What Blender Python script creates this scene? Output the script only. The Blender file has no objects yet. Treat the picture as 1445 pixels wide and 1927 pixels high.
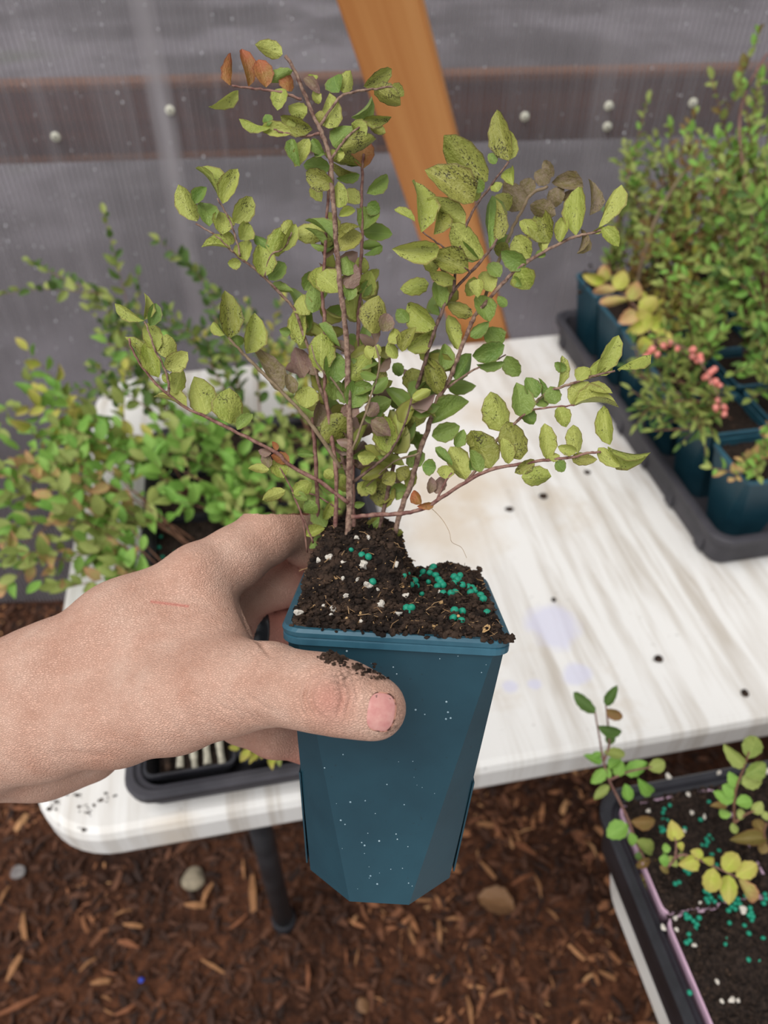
import bpy, bmesh, math, random
import numpy as np
from mathutils import Vector, Matrix
from mathutils.bvhtree import BVHTree

# ------------------------------------------------------------------ camera, world, light, exposure
SC = bpy.context.scene
COL = SC.collection
FPX = 1420.0
PITCH = math.radians(43.2)
CH = 1.40                                   # camera height
CP, SP = math.cos(PITCH), math.sin(PITCH)
CAM = Vector((0, 0, CH))
cam_d = bpy.data.cameras.new('camera')
cam = bpy.data.objects.new('camera', cam_d)
COL.objects.link(cam)
cam.location = CAM
cam.rotation_euler = (math.pi / 2 - PITCH, 0, 0)
cam_d.sensor_fit = 'VERTICAL'
cam_d.sensor_height = 36.0
cam_d.sensor_width = 27.0
cam_d.lens = FPX / 1927 * 36.0
cam_d.clip_start = 0.01
cam_d.dof.use_dof = True
cam_d.dof.focus_distance = 0.268
cam_d.dof.aperture_fstop = 11.0
SC.camera = cam

world = bpy.data.worlds.new('overcast_sky')
SC.world = world
world.use_nodes = True
bg = world.node_tree.nodes['Background']
bg.inputs[0].default_value = (0.98, 0.985, 1.0, 1)
bg.inputs[1].default_value = 0.50

sun_d = bpy.data.lights.new('overcast_sun', 'SUN')
sun = bpy.data.objects.new('overcast_sun', sun_d)
COL.objects.link(sun)
sun_d.energy = 2.45
sun_d.angle = math.radians(52)
sun_d.color = (1.0, 0.98, 0.95)
sun.rotation_euler = (math.radians(22), math.radians(-22), 0)
sun.location = (0, 0, 4)

SC.view_settings.view_transform = 'Standard'
SC.view_settings.look = 'None'
SC.view_settings.gamma = 1.0
SC.view_settings.use_curve_mapping = False
SC.view_settings.exposure = 0.16
SC.cycles.max_bounces = 7
SC.cycles.diffuse_bounces = 3
SC.cycles.glossy_bounces = 2
SC.cycles.transmission_bounces = 3
SC.cycles.transparent_max_bounces = 8
SC.cycles.use_adaptive_sampling = True
SC.cycles.adaptive_threshold = 0.03

# ------------------------------------------------------------------ helpers
rng = random.Random(7)
nrng = np.random.default_rng(11)

def P(u, v, z):
    """point at depth z along the photograph's pixel (u, v)"""
    a, b = (u - 722.5) / FPX, (v - 963.5) / FPX
    return Vector((a * z, z * (CP - b * SP), CH - z * (SP + b * CP)))

def ray(u, v):
    return P(u, v, 1.0) - CAM

def at_z(u, v, Z):
    d = ray(u, v)
    return CAM + d * ((Z - CH) / d.z)

def cam2w(x, y, z):
    """metric camera coordinates (right, down, depth) -> world"""
    return Vector((x, z * CP - y * SP, CH - z * SP - y * CP))

def w2px(p):
    q = p - CAM
    x, z = q.x, q.y * CP - q.z * SP
    y = -q.y * SP - q.z * CP
    return 722.5 + FPX * x / z, 963.5 + FPX * y / z, z

def srgb(r, g, b):
    f = lambda c: (c / 255 / 12.92) if c / 255 <= 0.04045 else ((c / 255 + 0.055) / 1.055) ** 2.4
    return (f(r), f(g), f(b), 1.0)

def mesh_obj(name, verts, faces, m=None, parent=None, smooth=False):
    me = bpy.data.meshes.new(name)
    me.from_pydata([tuple(v) for v in verts], [], faces)
    me.update()
    if smooth:
        me.polygons.foreach_set('use_smooth', [True] * len(me.polygons))
    o = bpy.data.objects.new(name, me)
    COL.objects.link(o)
    if m: me.materials.append(m)
    if parent: o.parent = parent
    return o

def inst(name, me, parent=None, mw=None):
    o = bpy.data.objects.new(name, me)
    COL.objects.link(o)
    if parent: o.parent = parent
    if mw is not None: o.matrix_basis = mw
    return o

def thing(name, label, cat, loc=(0, 0, 0), rz=0.0, group=None):
    o = bpy.data.objects.new(name, None)
    COL.objects.link(o)
    o.empty_display_size = 0.02
    o.location = loc
    o.rotation_euler = (0, 0, rz)
    return tag(o, label, cat, group)

def tag(o, label, cat, group=None, kind=None):
    o['label'] = label
    o['category'] = cat
    if group: o['group'] = group
    if kind: o['kind'] = kind
    return o

def structure(o):
    o['kind'] = 'structure'
    return o

class MB:
    """collects shapes into one mesh"""
    def __init__(s): s.v, s.f = [], []
    def add(s, v, f):
        n = len(s.v)
        s.v += [tuple(q) for q in v]
        s.f += [tuple(i + n for i in q) for q in f]
        return s
    def box(s, x0, x1, y0, y1, z0, z1):
        v = [(x, y, z) for z in (z0, z1) for y in (y0, y1) for x in (x0, x1)]
        return s.add(v, [(0, 2, 3, 1), (4, 5, 7, 6), (0, 1, 5, 4), (2, 6, 7, 3), (0, 4, 6, 2), (1, 3, 7, 5)])
    def build(s, name, m=None, parent=None, smooth=False):
        return mesh_obj(name, s.v, s.f, m, parent, smooth)

def catmull(pts, n=4):
    pts = [Vector(p) for p in pts]
    if len(pts) < 3:
        return [pts[0].lerp(pts[-1], i / n) for i in range(n + 1)]
    ext = [pts[0] * 2 - pts[1]] + pts + [pts[-1] * 2 - pts[-2]]
    out = []
    for i in range(1, len(ext) - 2):
        p0, p1, p2, p3 = ext[i - 1:i + 3]
        for k in range(n):
            t = k / n
            out.append(0.5 * ((2 * p1) + (p2 - p0) * t + (2 * p0 - 5 * p1 + 4 * p2 - p3) * t * t + (3 * p1 - p0 - 3 * p2 + p3) * t ** 3))
    out.append(pts[-1])
    return out

def tube(pts, r0, r1, sides=6, wob=0.0):
    v, f = [], []
    n = len(pts)
    ref = Vector((0.31, 0.2, 0.93)).normalized()
    for i, p in enumerate(pts):
        t = (pts[min(i + 1, n - 1)] - pts[max(i - 1, 0)]).normalized()
        a = t.cross(ref)
        if a.length < 1e-3: a = t.cross(Vector((1, 0, 0)))
        a.normalize()
        b = t.cross(a)
        r = r0 + (r1 - r0) * i / max(1, n - 1)
        r *= 1 + wob * rng.uniform(-1, 1)
        for k in range(sides):
            w = 2 * math.pi * k / sides
            v.append(p + a * (r * math.cos(w)) + b * (r * math.sin(w)))
    for i in range(n - 1):
        for k in range(sides):
            k2 = (k + 1) % sides
            f.append((i * sides + k, i * sides + k2, (i + 1) * sides + k2, (i + 1) * sides + k))
    f.append(tuple(reversed(range(sides))))
    f.append(tuple((n - 1) * sides + k for k in range(sides)))
    return v, f

def rrect(hx, hy, r, n=6):
    out = []
    for cx, cy, a0 in ((hx - r, hy - r, 0), (-hx + r, hy - r, 90), (-hx + r, -hy + r, 180), (hx - r, -hy + r, 270)):
        for k in range(n + 1):
            a = math.radians(a0 + 90 * k / n)
            out.append((cx + r * math.cos(a), cy + r * math.sin(a)))
    return out

def loft(rings, cap0=False, cap1=False, closed=True):
    v, f = [], []
    n = len(rings[0])
    for r in rings: v += r
    for i in range(len(rings) - 1):
        for k in range(n):
            k2 = (k + 1) % n
            f.append((i * n + k, i * n + k2, (i + 1) * n + k2, (i + 1) * n + k))
    if cap0: f.append(tuple(reversed(range(n))))
    if cap1: f.append(tuple((len(rings) - 1) * n + k for k in range(n)))
    return v, f

# ------------------------------------------------------------------ materials
def nt(name):
    m = bpy.data.materials.new(name)
    m.use_nodes = True
    t = m.node_tree
    return m, t, t.nodes['Principled BSDF'], t.nodes['Material Output']

def nd(t, typ, **kw):
    n = t.nodes.new(typ)
    for k, v in kw.items(): setattr(n, k, v)
    return n

def ramp(t, src, stops):
    r = nd(t, 'ShaderNodeValToRGB')
    e = r.color_ramp.elements
    while len(e) < len(stops): e.new(0.5)
    for i, (p, c) in enumerate(stops):
        e[i].position = p
        e[i].color = c if len(c) == 4 else (*c, 1)
    t.links.new(src, r.inputs[0])
    return r.outputs[0]

def mixc(t, fac, a, b, blend='MIX'):
    n = nd(t, 'ShaderNodeMix', data_type='RGBA', blend_type=blend)
    for sock, val in ((n.inputs[0], fac), (n.inputs[6], a), (n.inputs[7], b)):
        if isinstance(val, bpy.types.NodeSocket): t.links.new(val, sock)
        elif isinstance(val, (int, float)): sock.default_value = val
        else: sock.default_value = val
    return n.outputs[2]

def math_(t, op, a, b=0.0, c=0.0, clamp=False):
    n = nd(t, 'ShaderNodeMath', operation=op, use_clamp=clamp)
    for i, val in enumerate((a, b, c)):
        if isinstance(val, bpy.types.NodeSocket): t.links.new(val, n.inputs[i])
        else: n.inputs[i].default_value = val
    return n.outputs[0]

def noise(t, scale, detail=3, rough=0.6, vec=None, sc=None, off=None, dist=0.0):
    tc = nd(t, 'ShaderNodeTexCoord')
    v = vec or tc.outputs['Object']
    if sc or off is not None:
        mp = nd(t, 'ShaderNodeMapping')
        t.links.new(v, mp.inputs[0])
        if sc: mp.inputs['Scale'].default_value = sc
        if isinstance(off, bpy.types.NodeSocket): t.links.new(off, mp.inputs['Location'])
        v = mp.outputs[0]
    n = nd(t, 'ShaderNodeTexNoise')
    n.inputs['Scale'].default_value = scale
    n.inputs['Detail'].default_value = detail
    n.inputs['Roughness'].default_value = rough
    n.inputs['Distortion'].default_value = dist
    t.links.new(v, n.inputs['Vector'])
    return n.outputs[0]

def bump(t, b, h, strength=0.4, dist=0.002):
    n = nd(t, 'ShaderNodeBump')
    n.inputs['Strength'].default_value = strength
    n.inputs['Distance'].default_value = dist
    t.links.new(h, n.inputs['Height'])
    t.links.new(n.outputs[0], b.inputs['Normal'])

def simple(name, c0, c1=None, rough=0.6, scale=40, spec=0.4, bmp=0.0, bscale=300, bdist=0.001, lo=0.35, hi=0.65):
    m, t, b, o = nt(name)
    c1 = c1 or tuple(min(1, x * 1.25) for x in c0[:3]) + (1,)
    t.links.new(ramp(t, noise(t, scale), [(lo, c0), (hi, c1)]), b.inputs['Base Color'])
    b.inputs['Roughness'].default_value = rough
    b.inputs['Specular IOR Level'].default_value = spec
    if bmp: bump(t, b, noise(t, bscale, 4), bmp, bdist)
    return m

def leaf_mat(name, c0, c1, edge, spots=0.5, spotc=(0.03, 0.02, 0.01, 1), tip=None, dust=0.0, rough=0.45, edge_amt=0.6, rib=0.25):
    m, t, b, o = nt(name)
    oi = nd(t, 'ShaderNodeObjectInfo')
    off = nd(t, 'ShaderNodeCombineXYZ')
    rr = math_(t, 'MULTIPLY', oi.outputs['Random'], 37.0)
    for i in range(3): t.links.new(rr, off.inputs[i])
    off = off.outputs[0]
    base = mixc(t, oi.outputs['Random'], c0, c1)
    base = mixc(t, ramp(t, noise(t, 2.2, 3, off=off), [(0.35, (0, 0, 0)), (0.7, (0.6, 0.6, 0.6))]), base, c1 if not tip else tip)
    uv = nd(t, 'ShaderNodeUVMap')
    sep = nd(t, 'ShaderNodeSeparateXYZ')
    t.links.new(uv.outputs[0], sep.inputs[0])
    ac = math_(t, 'MULTIPLY', math_(t, 'ABSOLUTE', math_(t, 'SUBTRACT', sep.outputs[0], 0.5)), 2.0)
    if tip:
        tf = ramp(t, sep.outputs[1], [(0.45, (0, 0, 0)), (1.0, (0.8, 0.8, 0.8))])
        base = mixc(t, tf, base, tip)
    # midrib and side veins
    ribf = ramp(t, ac, [(0.0, (rib, rib, rib)), (0.07, (0, 0, 0))])
    base = mixc(t, ribf, base, tuple(min(1, x * 1.7 + 0.03) for x in c1[:3]) + (1,))
    ef = ramp(t, ac, [(0.84, (0, 0, 0)), (0.97, (edge_amt,) * 3)])
    base = mixc(t, ef, base, edge)
    if spots > 0:
        s1 = noise(t, 21.0, 2, 0.6, sc=(1, 1, 1), off=off)
        s2 = noise(t, 2.6, 2, 0.5, off=off)
        lo = 0.675 - 0.105 * spots
        sf = ramp(t, math_(t, 'ADD', math_(t, 'MULTIPLY', s1, 0.6), math_(t, 'MULTIPLY', s2, 0.4)), [(lo, (0, 0, 0)), (lo + 0.07, (0.85, 0.85, 0.85))])
        base = mixc(t, sf, base, spotc)
    if dust > 0:
        d = ramp(t, noise(t, 5.0, 4, 0.7, off=off), [(0.35, (0, 0, 0)), (0.65, (dust,) * 3)])
        base = mixc(t, d, base, srgb(150, 130, 115))
    t.links.new(base, b.inputs['Base Color'])
    b.inputs['Roughness'].default_value = rough
    b.inputs['Specular IOR Level'].default_value = 0.35
    bump(t, b, noise(t, 7, 3, off=off), 0.25, 0.03)
    tr = nd(t, 'ShaderNodeBsdfTranslucent')
    t.links.new(base, tr.inputs[0])
    mx = nd(t, 'ShaderNodeMixShader')
    mx.inputs[0].default_value = 0.22
    t.links.new(b.outputs[0], mx.inputs[1])
    t.links.new(tr.outputs[0], mx.inputs[2])
    t.links.new(mx.outputs[0], o.inputs[0])
    return m

LM = {
    'y': leaf_mat('leaf_yellow_green', srgb(146, 160, 68), srgb(180, 184, 98), srgb(122, 90, 60), 0.9),
    'g': leaf_mat('leaf_green', srgb(100, 132, 58), srgb(138, 158, 80), srgb(130, 112, 70), 0.55),
    'd': leaf_mat('leaf_speckled_olive', srgb(132, 138, 60), srgb(160, 158, 82), srgb(92, 64, 50), 1.2),
    'r': leaf_mat('leaf_russet', srgb(150, 112, 58), srgb(166, 128, 70), srgb(122, 60, 52), 0.5, tip=srgb(176, 92, 66)),
    'p': leaf_mat('leaf_dusty_purple', srgb(142, 112, 96), srgb(134, 128, 78), srgb(120, 70, 76), 0.5, tip=srgb(140, 104, 106), dust=0.5),
    'b': leaf_mat('leaf_webbed_brown', srgb(132, 122, 66), srgb(118, 106, 66), srgb(100, 84, 56), 0.9, dust=0.7),
    # neighbours
    'bg': leaf_mat('leaf_fresh_green', srgb(112, 164, 66), srgb(146, 186, 88), srgb(112, 150, 66), 0.0, edge_amt=0.3),
    'bo': leaf_mat('leaf_olive_green', srgb(126, 148, 70), srgb(166, 176, 98), srgb(120, 120, 70), 0.1, edge_amt=0.3),
    'by': leaf_mat('leaf_lime', srgb(176, 190, 70), srgb(196, 198, 92), srgb(176, 140, 90), 0.0, tip=srgb(200, 180, 104)),
    'bp': leaf_mat('leaf_pink_edged', srgb(172, 176, 84), srgb(196, 178, 116), srgb(196, 116, 100), 0.0, tip=srgb(200, 142, 110), edge_amt=0.8),
    'br': leaf_mat('leaf_copper', srgb(150, 110, 70), srgb(128, 116, 62), srgb(140, 84, 60), 0.2),
    'bd': leaf_mat('leaf_deep_green', srgb(74, 104, 50), srgb(98, 128, 62), srgb(90, 110, 56), 0.0, edge_amt=0.2),
}

M_stem = simple('stem_bark', srgb(98, 70, 62), srgb(158, 132, 114), 0.8, 520, 0.3, 0.6, 900, 0.0004)
M_stem_red = simple('stem_red', srgb(106, 66, 62), srgb(152, 118, 104), 0.65, 420, 0.35, 0.4, 900, 0.0003)
M_stem_dark = simple('stem_dark', srgb(80, 58, 52), srgb(130, 104, 92), 0.8, 520, 0.3, 0.6, 900, 0.0004)
M_stem_dust = simple('stem_dusty', srgb(124, 106, 84), srgb(150, 132, 108), 0.85, 300, 0.2, 0.6, 900, 0.0004)
M_stem_bg = simple('stem_brown', srgb(110, 74, 58), srgb(136, 100, 78), 0.7, 80)

M_teal = None
def make_teal():
    m, t, b, o = nt('teal_pot_plastic')
    c = ramp(t, noise(t, 18, 4), [(0.3, srgb(22, 55, 68)), (0.75, srgb(33, 72, 86))])
    sp = ramp(t, noise(t, 420, 2), [(0.70, (0, 0, 0)), (0.76, (0.5, 0.5, 0.5))])
    c = mixc(t, sp, c, srgb(24, 40, 48))
    t.links.new(c, b.inputs['Base Color'])
    b.inputs['Roughness'].default_value = 0.42
    b.inputs['Specular IOR Level'].default_value = 0.4
    bump(t, b, noise(t, 500, 3), 0.08, 0.0005)
    return m
M_teal = make_teal()
M_teal_rim = simple('teal_rim_plastic', srgb(38, 80, 98), srgb(52, 98, 116), 0.4, 60, 0.45)
M_soil = simple('potting_soil', srgb(28, 22, 20), srgb(60, 48, 41), 0.95, 350, 0.2, 0.8, 900, 0.002)
M_crumb = simple('bark_crumbs', srgb(32, 25, 22), srgb(84, 66, 54), 0.95, 130, 0.2, 0.6, 900, 0.001, 0.4, 0.75)
M_fibre = simple('soil_fibres', srgb(120, 90, 62), srgb(170, 138, 100), 0.9, 90)
M_black = simple('black_tray_plastic', srgb(30, 30, 34), srgb(46, 46, 52), 0.42, 25, 0.4, 0.1, 300, 0.001)
M_black2 = simple('dusty_black_plastic', srgb(52, 51, 57), srgb(72, 70, 76), 0.6, 14, 0.35, 0.1, 300, 0.001)
M_pink = simple('pink_pot_plastic', srgb(196, 160, 184), srgb(214, 182, 202), 0.5, 30)
M_prill = simple('fertilizer_green', srgb(22, 128, 104), srgb(38, 152, 122), 0.5, 600, 0.3)
M_perlite = simple('perlite_white', srgb(214, 204, 190), srgb(238, 232, 222), 0.9, 400, 0.2, 0.5, 900, 0.001)
M_tanbit = simple('bark_tan', srgb(168, 130, 86), srgb(198, 164, 116), 0.85, 200)
M_white_bead = simple('water_bead', srgb(120, 150, 164), srgb(176, 196, 204), 0.15, 50, 0.8)

# table plane frame: everything on the bench is turned by the same small angle
TANG = math.radians(10.6)
E1 = Vector((math.cos(TANG), math.sin(TANG), 0))
E2 = Vector((-math.sin(TANG), math.cos(TANG), 0))
TZ = 0.735
T0 = Vector((-0.316, 0.277, 0))
def ST(s, t, z=0.0):
    return T0 + E1 * s + E2 * t + Vector((0, 0, z))

# ------------------------------------------------------------------ the setting: mulch floor
VN = {}
def vnoise(x, y, seed=0):
    """cheap smooth value noise on arrays"""
    if seed not in VN: VN[seed] = np.random.default_rng(seed).random((64, 64))
    r = VN[seed]
    xi, yi = np.floor(x).astype(int), np.floor(y).astype(int)
    fx, fy = x - xi, y - yi
    fx, fy = fx * fx * (3 - 2 * fx), fy * fy * (3 - 2 * fy)
    g = lambda i, j: r[i % 64, j % 64]
    return (g(xi, yi) * (1 - fx) + g(xi + 1, yi) * fx) * (1 - fy) + (g(xi, yi + 1) * (1 - fx) + g(xi + 1, yi + 1) * fx) * fy

WANG = math.radians(5)
EW = Vector((math.cos(WANG), math.sin(WANG), 0))
EN = Vector((math.sin(WANG), -math.cos(WANG), 0))         # wall normal, into the room
W0 = Vector((0, 1.249, 0))

def floor_z(x, y):
    x, y = np.asarray(x, float), np.asarray(y, float)
    return 0.012 * vnoise(x * 9 + 20, y * 9 + 20, 1) + 0.010 * vnoise(x * 33 + 50, y * 33 + 50, 2) - 0.012

def mulch_mat():
    m, t, b, o = nt('bark_mulch')
    c = ramp(t, noise(t, 46, 5, 0.7), [(0.30, srgb(44, 27, 20)), (0.52, srgb(96, 60, 42)), (0.75, srgb(140, 90, 62))])
    patch = ramp(t, noise(t, 2.4, 2), [(0.36, (0.7, 0.7, 0.7)), (0.54, (0, 0, 0))])
    c = mixc(t, patch, c, srgb(24, 17, 15))
    t.links.new(c, b.inputs['Base Color'])
    b.inputs['Roughness'].default_value = 0.95
    b.inputs['Specular IOR Level'].default_value = 0.2
    bump(t, b, noise(t, 120, 5, 0.7), 0.9, 0.01)
    return m
M_mulch = mulch_mat()
n = 90
xs, ys = np.meshgrid(np.linspace(-1.5, 1.6, n), np.linspace(-0.9, 1.15, n), indexing='ij')
# the far side of the floor follows the foot of the wall
wy = 1.249 + 0.0875 * xs
ys = -0.9 + (ys + 0.9) / 2.05 * (wy + 0.9)
zs = floor_z(xs, ys)
fv = np.stack([xs, ys, zs], -1).reshape(-1, 3)
ff = [(i * n + j, (i + 1) * n + j, (i + 1) * n + j + 1, i * n + j + 1) for i in range(n - 1) for j in range(n - 1)]
floor = structure(mesh_obj('floor', fv, ff, M_mulch, smooth=True))

def chip_mat():
    m, t, b, o = nt('bark_chips')
    a = nd(t, 'ShaderNodeAttribute', attribute_name='tint')
    c = ramp(t, a.outputs['Fac'], [(0.0, srgb(44, 27, 20)), (0.4, srgb(92, 58, 40)), (0.72, srgb(134, 86, 58)), (0.9, srgb(168, 114, 76)), (1.0, srgb(200, 152, 106))])
    c = mixc(t, ramp(t, noise(t, 60, 3), [(0.3, (0.35, 0.35, 0.35)), (0.6, (0, 0, 0))]), c, srgb(30, 19, 15))
    t.links.new(c, b.inputs['Base Color'])
    b.inputs['Roughness'].default_value = 0.9
    return m
M_chip = chip_mat()

def chip_verts(L, W, H, r):
    """one splintery wood chip: a bent, tapered bar, 20 triangles"""
    v = []
    bend = r.uniform(-0.09, 0.09) * L
    for x, k, dz in ((-0.5, r.uniform(0.3, 0.8), 0), (0.0, 1.0, r.uniform(0, 0.15) * L), (0.5, r.uniform(0.2, 0.8), 0)):
        off = bend * (1 - 4 * x * x)
        for sy, sz in ((-1, -1), (1, -1), (1, 1), (-1, 1)):
            v.append((x * L + r.uniform(-.06, .06) * L, sy * W * k / 2 + off, sz * H * k / 2 + dz))
    f = []
    for i in (0, 4):
        for k in range(4): f.append((i + k, i + (k + 1) % 4, i + 4 + (k + 1) % 4, i + 4 + k))
    f += [(3, 2, 1, 0), (8, 9, 10, 11)]
    return v, f

def scatter_chips():
    r = random.Random(3)
    mb, tint = MB(), []
    for i in range(19000):
        y = r.uniform(0.22, 1.16)
        x = r.uniform(-0.95, 0.85)
        if y > 1.235 + 0.0875 * x: continue
        q = r.random()
        L = r.uniform(0.004, 0.013) if q < 0.74 else r.uniform(0.013, 0.034)
        v, f = chip_verts(L, L * r.uniform(0.10, 0.42), L * r.uniform(0.06, 0.2), r)
        M = Matrix.Translation((x, y, float(floor_z(x, y)) + r.uniform(0.0, 0.007))) @ Matrix.Rotation(r.uniform(0, 6.28), 4, 'Z') @ Matrix.Rotation(r.uniform(-.5, .5), 4, 'Y') @ Matrix.Rotation(r.uniform(-.6, .6), 4, 'X')
        mb.add([M @ Vector(p) for p in v], f)
        dark = 0.5 if (vnoise(np.array(x * 4.0 + 30), np.array(y * 4.0 + 9), 5) > 0.6) else 1.0
        tn = (r.random() ** 1.2) * dark
        tint += [tn] * len(v)
    o = mb.build('mulch_chips', M_chip, floor)
    at = o.data.attributes.new('tint', 'FLOAT', 'POINT')
    at.data.foreach_set('value', tint)
    o['kind'] = 'stuff'
scatter_chips()

# ------------------------------------------------------------------ the setting: twin-wall greenhouse panel
def panel_mat(name, haze, streaks=True):
    m, t, b, o = nt(name)
    tc = nd(t, 'ShaderNodeTexCoord')
    obj = tc.outputs['Object']
    col = mixc(t, ramp(t, noise(t, 1.6, 3), [(0.35, (0, 0, 0)), (0.65, (1, 1, 1))]), srgb(134, 129, 133), srgb(172, 166, 171))
    b.inputs['Roughness'].default_value = 0.3
    b.inputs['Specular IOR Level'].default_value = 0.35
    t.links.new(col, b.inputs['Base Color'])
    # dried water runs: long vertical streaks in the film on the plastic
    st = noise(t, 3.0, 4, 0.65, sc=(14, 1, 0.5))
    st2 = noise(t, 2.0, 3, 0.6, sc=(70, 1, 0.35))
    h = math_(t, 'ADD', math_(t, 'MULTIPLY', ramp(t, st, [(0.45, (0, 0, 0)), (0.8, (1, 1, 1))]), 0.22 if streaks else 0.1), haze)
    h = math_(t, 'ADD', h, math_(t, 'MULTIPLY', ramp(t, st2, [(0.5, (0, 0, 0)), (0.8, (1, 1, 1))]), 0.12))
    if streaks:
        sep = nd(t, 'ShaderNodeSeparateXYZ')
        t.links.new(obj, sep.inputs[0])
        wob = math_(t, 'MULTIPLY', math_(t, 'SUBTRACT', noise(t, 4, 2, sc=(0.2, 1, 1)), 0.5), 0.015)
        for x0, wd, amt in ((-0.33, 0.021, 0.58), (0.335, 0.02, 0.16), (-0.14, 0.008, 0.14), (-0.5, 0.010, 0.12), (-0.245, 0.006, 0.12)):
            d = math_(t, 'ABSOLUTE', math_(t, 'SUBTRACT', math_(t, 'ADD', sep.outputs[0], wob), x0))
            e = math_(t, 'SUBTRACT', 1.0, math_(t, 'DIVIDE', d, wd), clamp=True)
            e = math_(t, 'MULTIPLY', math_(t, 'POWER', e, 0.6), amt)
            h = math_(t, 'ADD', h, e)
    h = math_(t, 'MINIMUM', h, 0.93)
    tr = nd(t, 'ShaderNodeBsdfTransparent')
    tr.inputs[0].default_value = (0.93, 0.92, 0.93, 1)
    mx = nd(t, 'ShaderNodeMixShader')
    t.links.new(h, mx.inputs[0])
    t.links.new(tr.outputs[0], mx.inputs[1])
    t.links.new(b.outputs[0], mx.inputs[2])
    t.links.new(mx.outputs[0], o.inputs[0])
    return m

wall = bpy.data.objects.new('wall_back', None)
COL.objects.link(wall)
wall.location = W0
wall.rotation_euler = (0, 0, WANG)
structure(wall)
wall['label'] = 'fluted translucent greenhouse panel wall speckled with water drops'
WX0, WX1, WZ1 = -1.5, 1.6, 2.3
def wplane(name, y, z0, z1, m):
    return MB().add([(WX0, y, z0), (WX1, y, z0), (WX1, y, z1), (WX0, y, z1)], [(0, 1, 2, 3)]).build(name, m, wall)
# local frame of the wall: x along it, -y into the room
wplane('front_sheet', 0.0, -0.02, WZ1, panel_mat('panel_front', 0.23))
wplane('back_sheet', 0.008, -0.02, WZ1, panel_mat('panel_back', 0.12, False))
mb = MB()
x = WX0
while x < WX1:
    mb.add([(x, 0.0003, -0.02), (x, 0.0077, -0.02), (x, 0.0077, WZ1), (x, 0.0003, WZ1)], [(0, 1, 2, 3)])
    x += 0.0085
o = mb.build('flutes', panel_mat('panel_ribs', 0.75, False), wall)
o['kind'] = 'stuff'
# water drops clinging to the film, the sky's glint put into their whitish colour
M_drop = simple('condensation', srgb(205, 206, 214), srgb(236, 236, 240), 0.12, 60, 0.8)
mb = MB()
r = random.Random(21)
for i in range(2600):
    x = r.uniform(-1.0, 1.0)
    z = r.uniform(0.6, 1.5)
    dens = 1.3 if x < -0.45 else (0.7 if x < 0.15 else 0.5)
    if r.random() > dens * (0.45 + 0.55 * float(vnoise(np.array(x * 6 + 30), np.array(z * 5 + 9), 8))): continue
    a = r.uniform(0.0004, 0.0013) * (1.5 if r.random() < 0.12 else 1)
    ring = [(x + a * math.cos(k * math.pi / 3), -0.0002, z + a * 1.15 * math.sin(k * math.pi / 3)) for k in range(6)]
    mid = [(x + a * .65 * math.cos(k * math.pi / 3), -a * .5, z + a * .7 * math.sin(k * math.pi / 3)) for k in range(6)]
    v = ring + mid + [(x, -a * .75, z)]
    f = [(k, (k + 1) % 6, 6 + (k + 1) % 6, 6 + k) for k in range(6)] + [(6 + k, 6 + (k + 1) % 6, 12) for k in range(6)]
    mb.add(v, f)
o = mb.build('water_drops', M_drop, wall, True)
o['kind'] = 'stuff'

# the girt board outside the panel, its pale strips and the screws that hold the panel
def wood_mat(name, c0, c1, c2, axis='x', scale=1.0):
    m, t, b, o = nt(name)
    sc = {'x': (1.5, 40, 40), 'z': (40, 40, 1.5)}[axis]
    g = noise(t, 1.0 * scale, 4, 0.6, sc=sc, dist=0.6)
    c = ramp(t, g, [(0.3, c0), (0.55, c1), (0.8, c2)])
    k = ramp(t, noise(t, 9, 1, 0.4), [(0.70, (0, 0, 0)), (0.78, (0.7, 0.7, 0.7))])
    c = mixc(t, k, c, tuple(q * 0.35 for q in c0[:3]) + (1,))
    t.links.new(c, b.inputs['Base Color'])
    b.inputs['Roughness'].default_value = 0.6
    bump(t, b, g, 0.15, 0.002)
    return m
M_girt = wood_mat('girt_wood', srgb(84, 40, 26), srgb(122, 66, 44), srgb(148, 88, 60))
M_girt2 = wood_mat('lath_and_lit_top_wood', srgb(150, 92, 52), srgb(172, 112, 66), srgb(186, 128, 80))
def girt(name, y0, y1, z0, z1, m, x0=WX0, x1=WX1):
    bm = bmesh.new()
    bmesh.ops.create_cube(bm, size=1)
    for v in bm.verts:
        v.co = Vector(((x0 + x1) / 2 + v.co.x * (x1 - x0), (y0 + y1) / 2 + v.co.y * (y1 - y0), (z0 + z1) / 2 + v.co.z * (z1 - z0)))
    bmesh.ops.bevel(bm, geom=bm.edges[:], offset=0.002, segments=1, affect='EDGES')
    me = bpy.data.meshes.new(name); bm.to_mesh(me); bm.free()
    me.materials.append(m)
    return inst(name, me, wall)
girt('girt_board', 0.0105, 0.048, 1.008, 1.093, M_girt)
girt('girt_pale_strip', 0.0105, 0.052, 1.0935, 1.104, M_girt2)  # strip in paler wood colour to show the board's top face as lit
girt('girt_pale_strip', 0.0105, 0.040, 0.996, 1.0075, M_girt2, WX0, 0.12)
M_washer = simple('screw_washer', srgb(206, 204, 186), srgb(232, 230, 216), 0.4, 50)
M_screw = simple('screw_steel', srgb(150, 148, 136), srgb(190, 188, 176), 0.35, 50)
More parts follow.
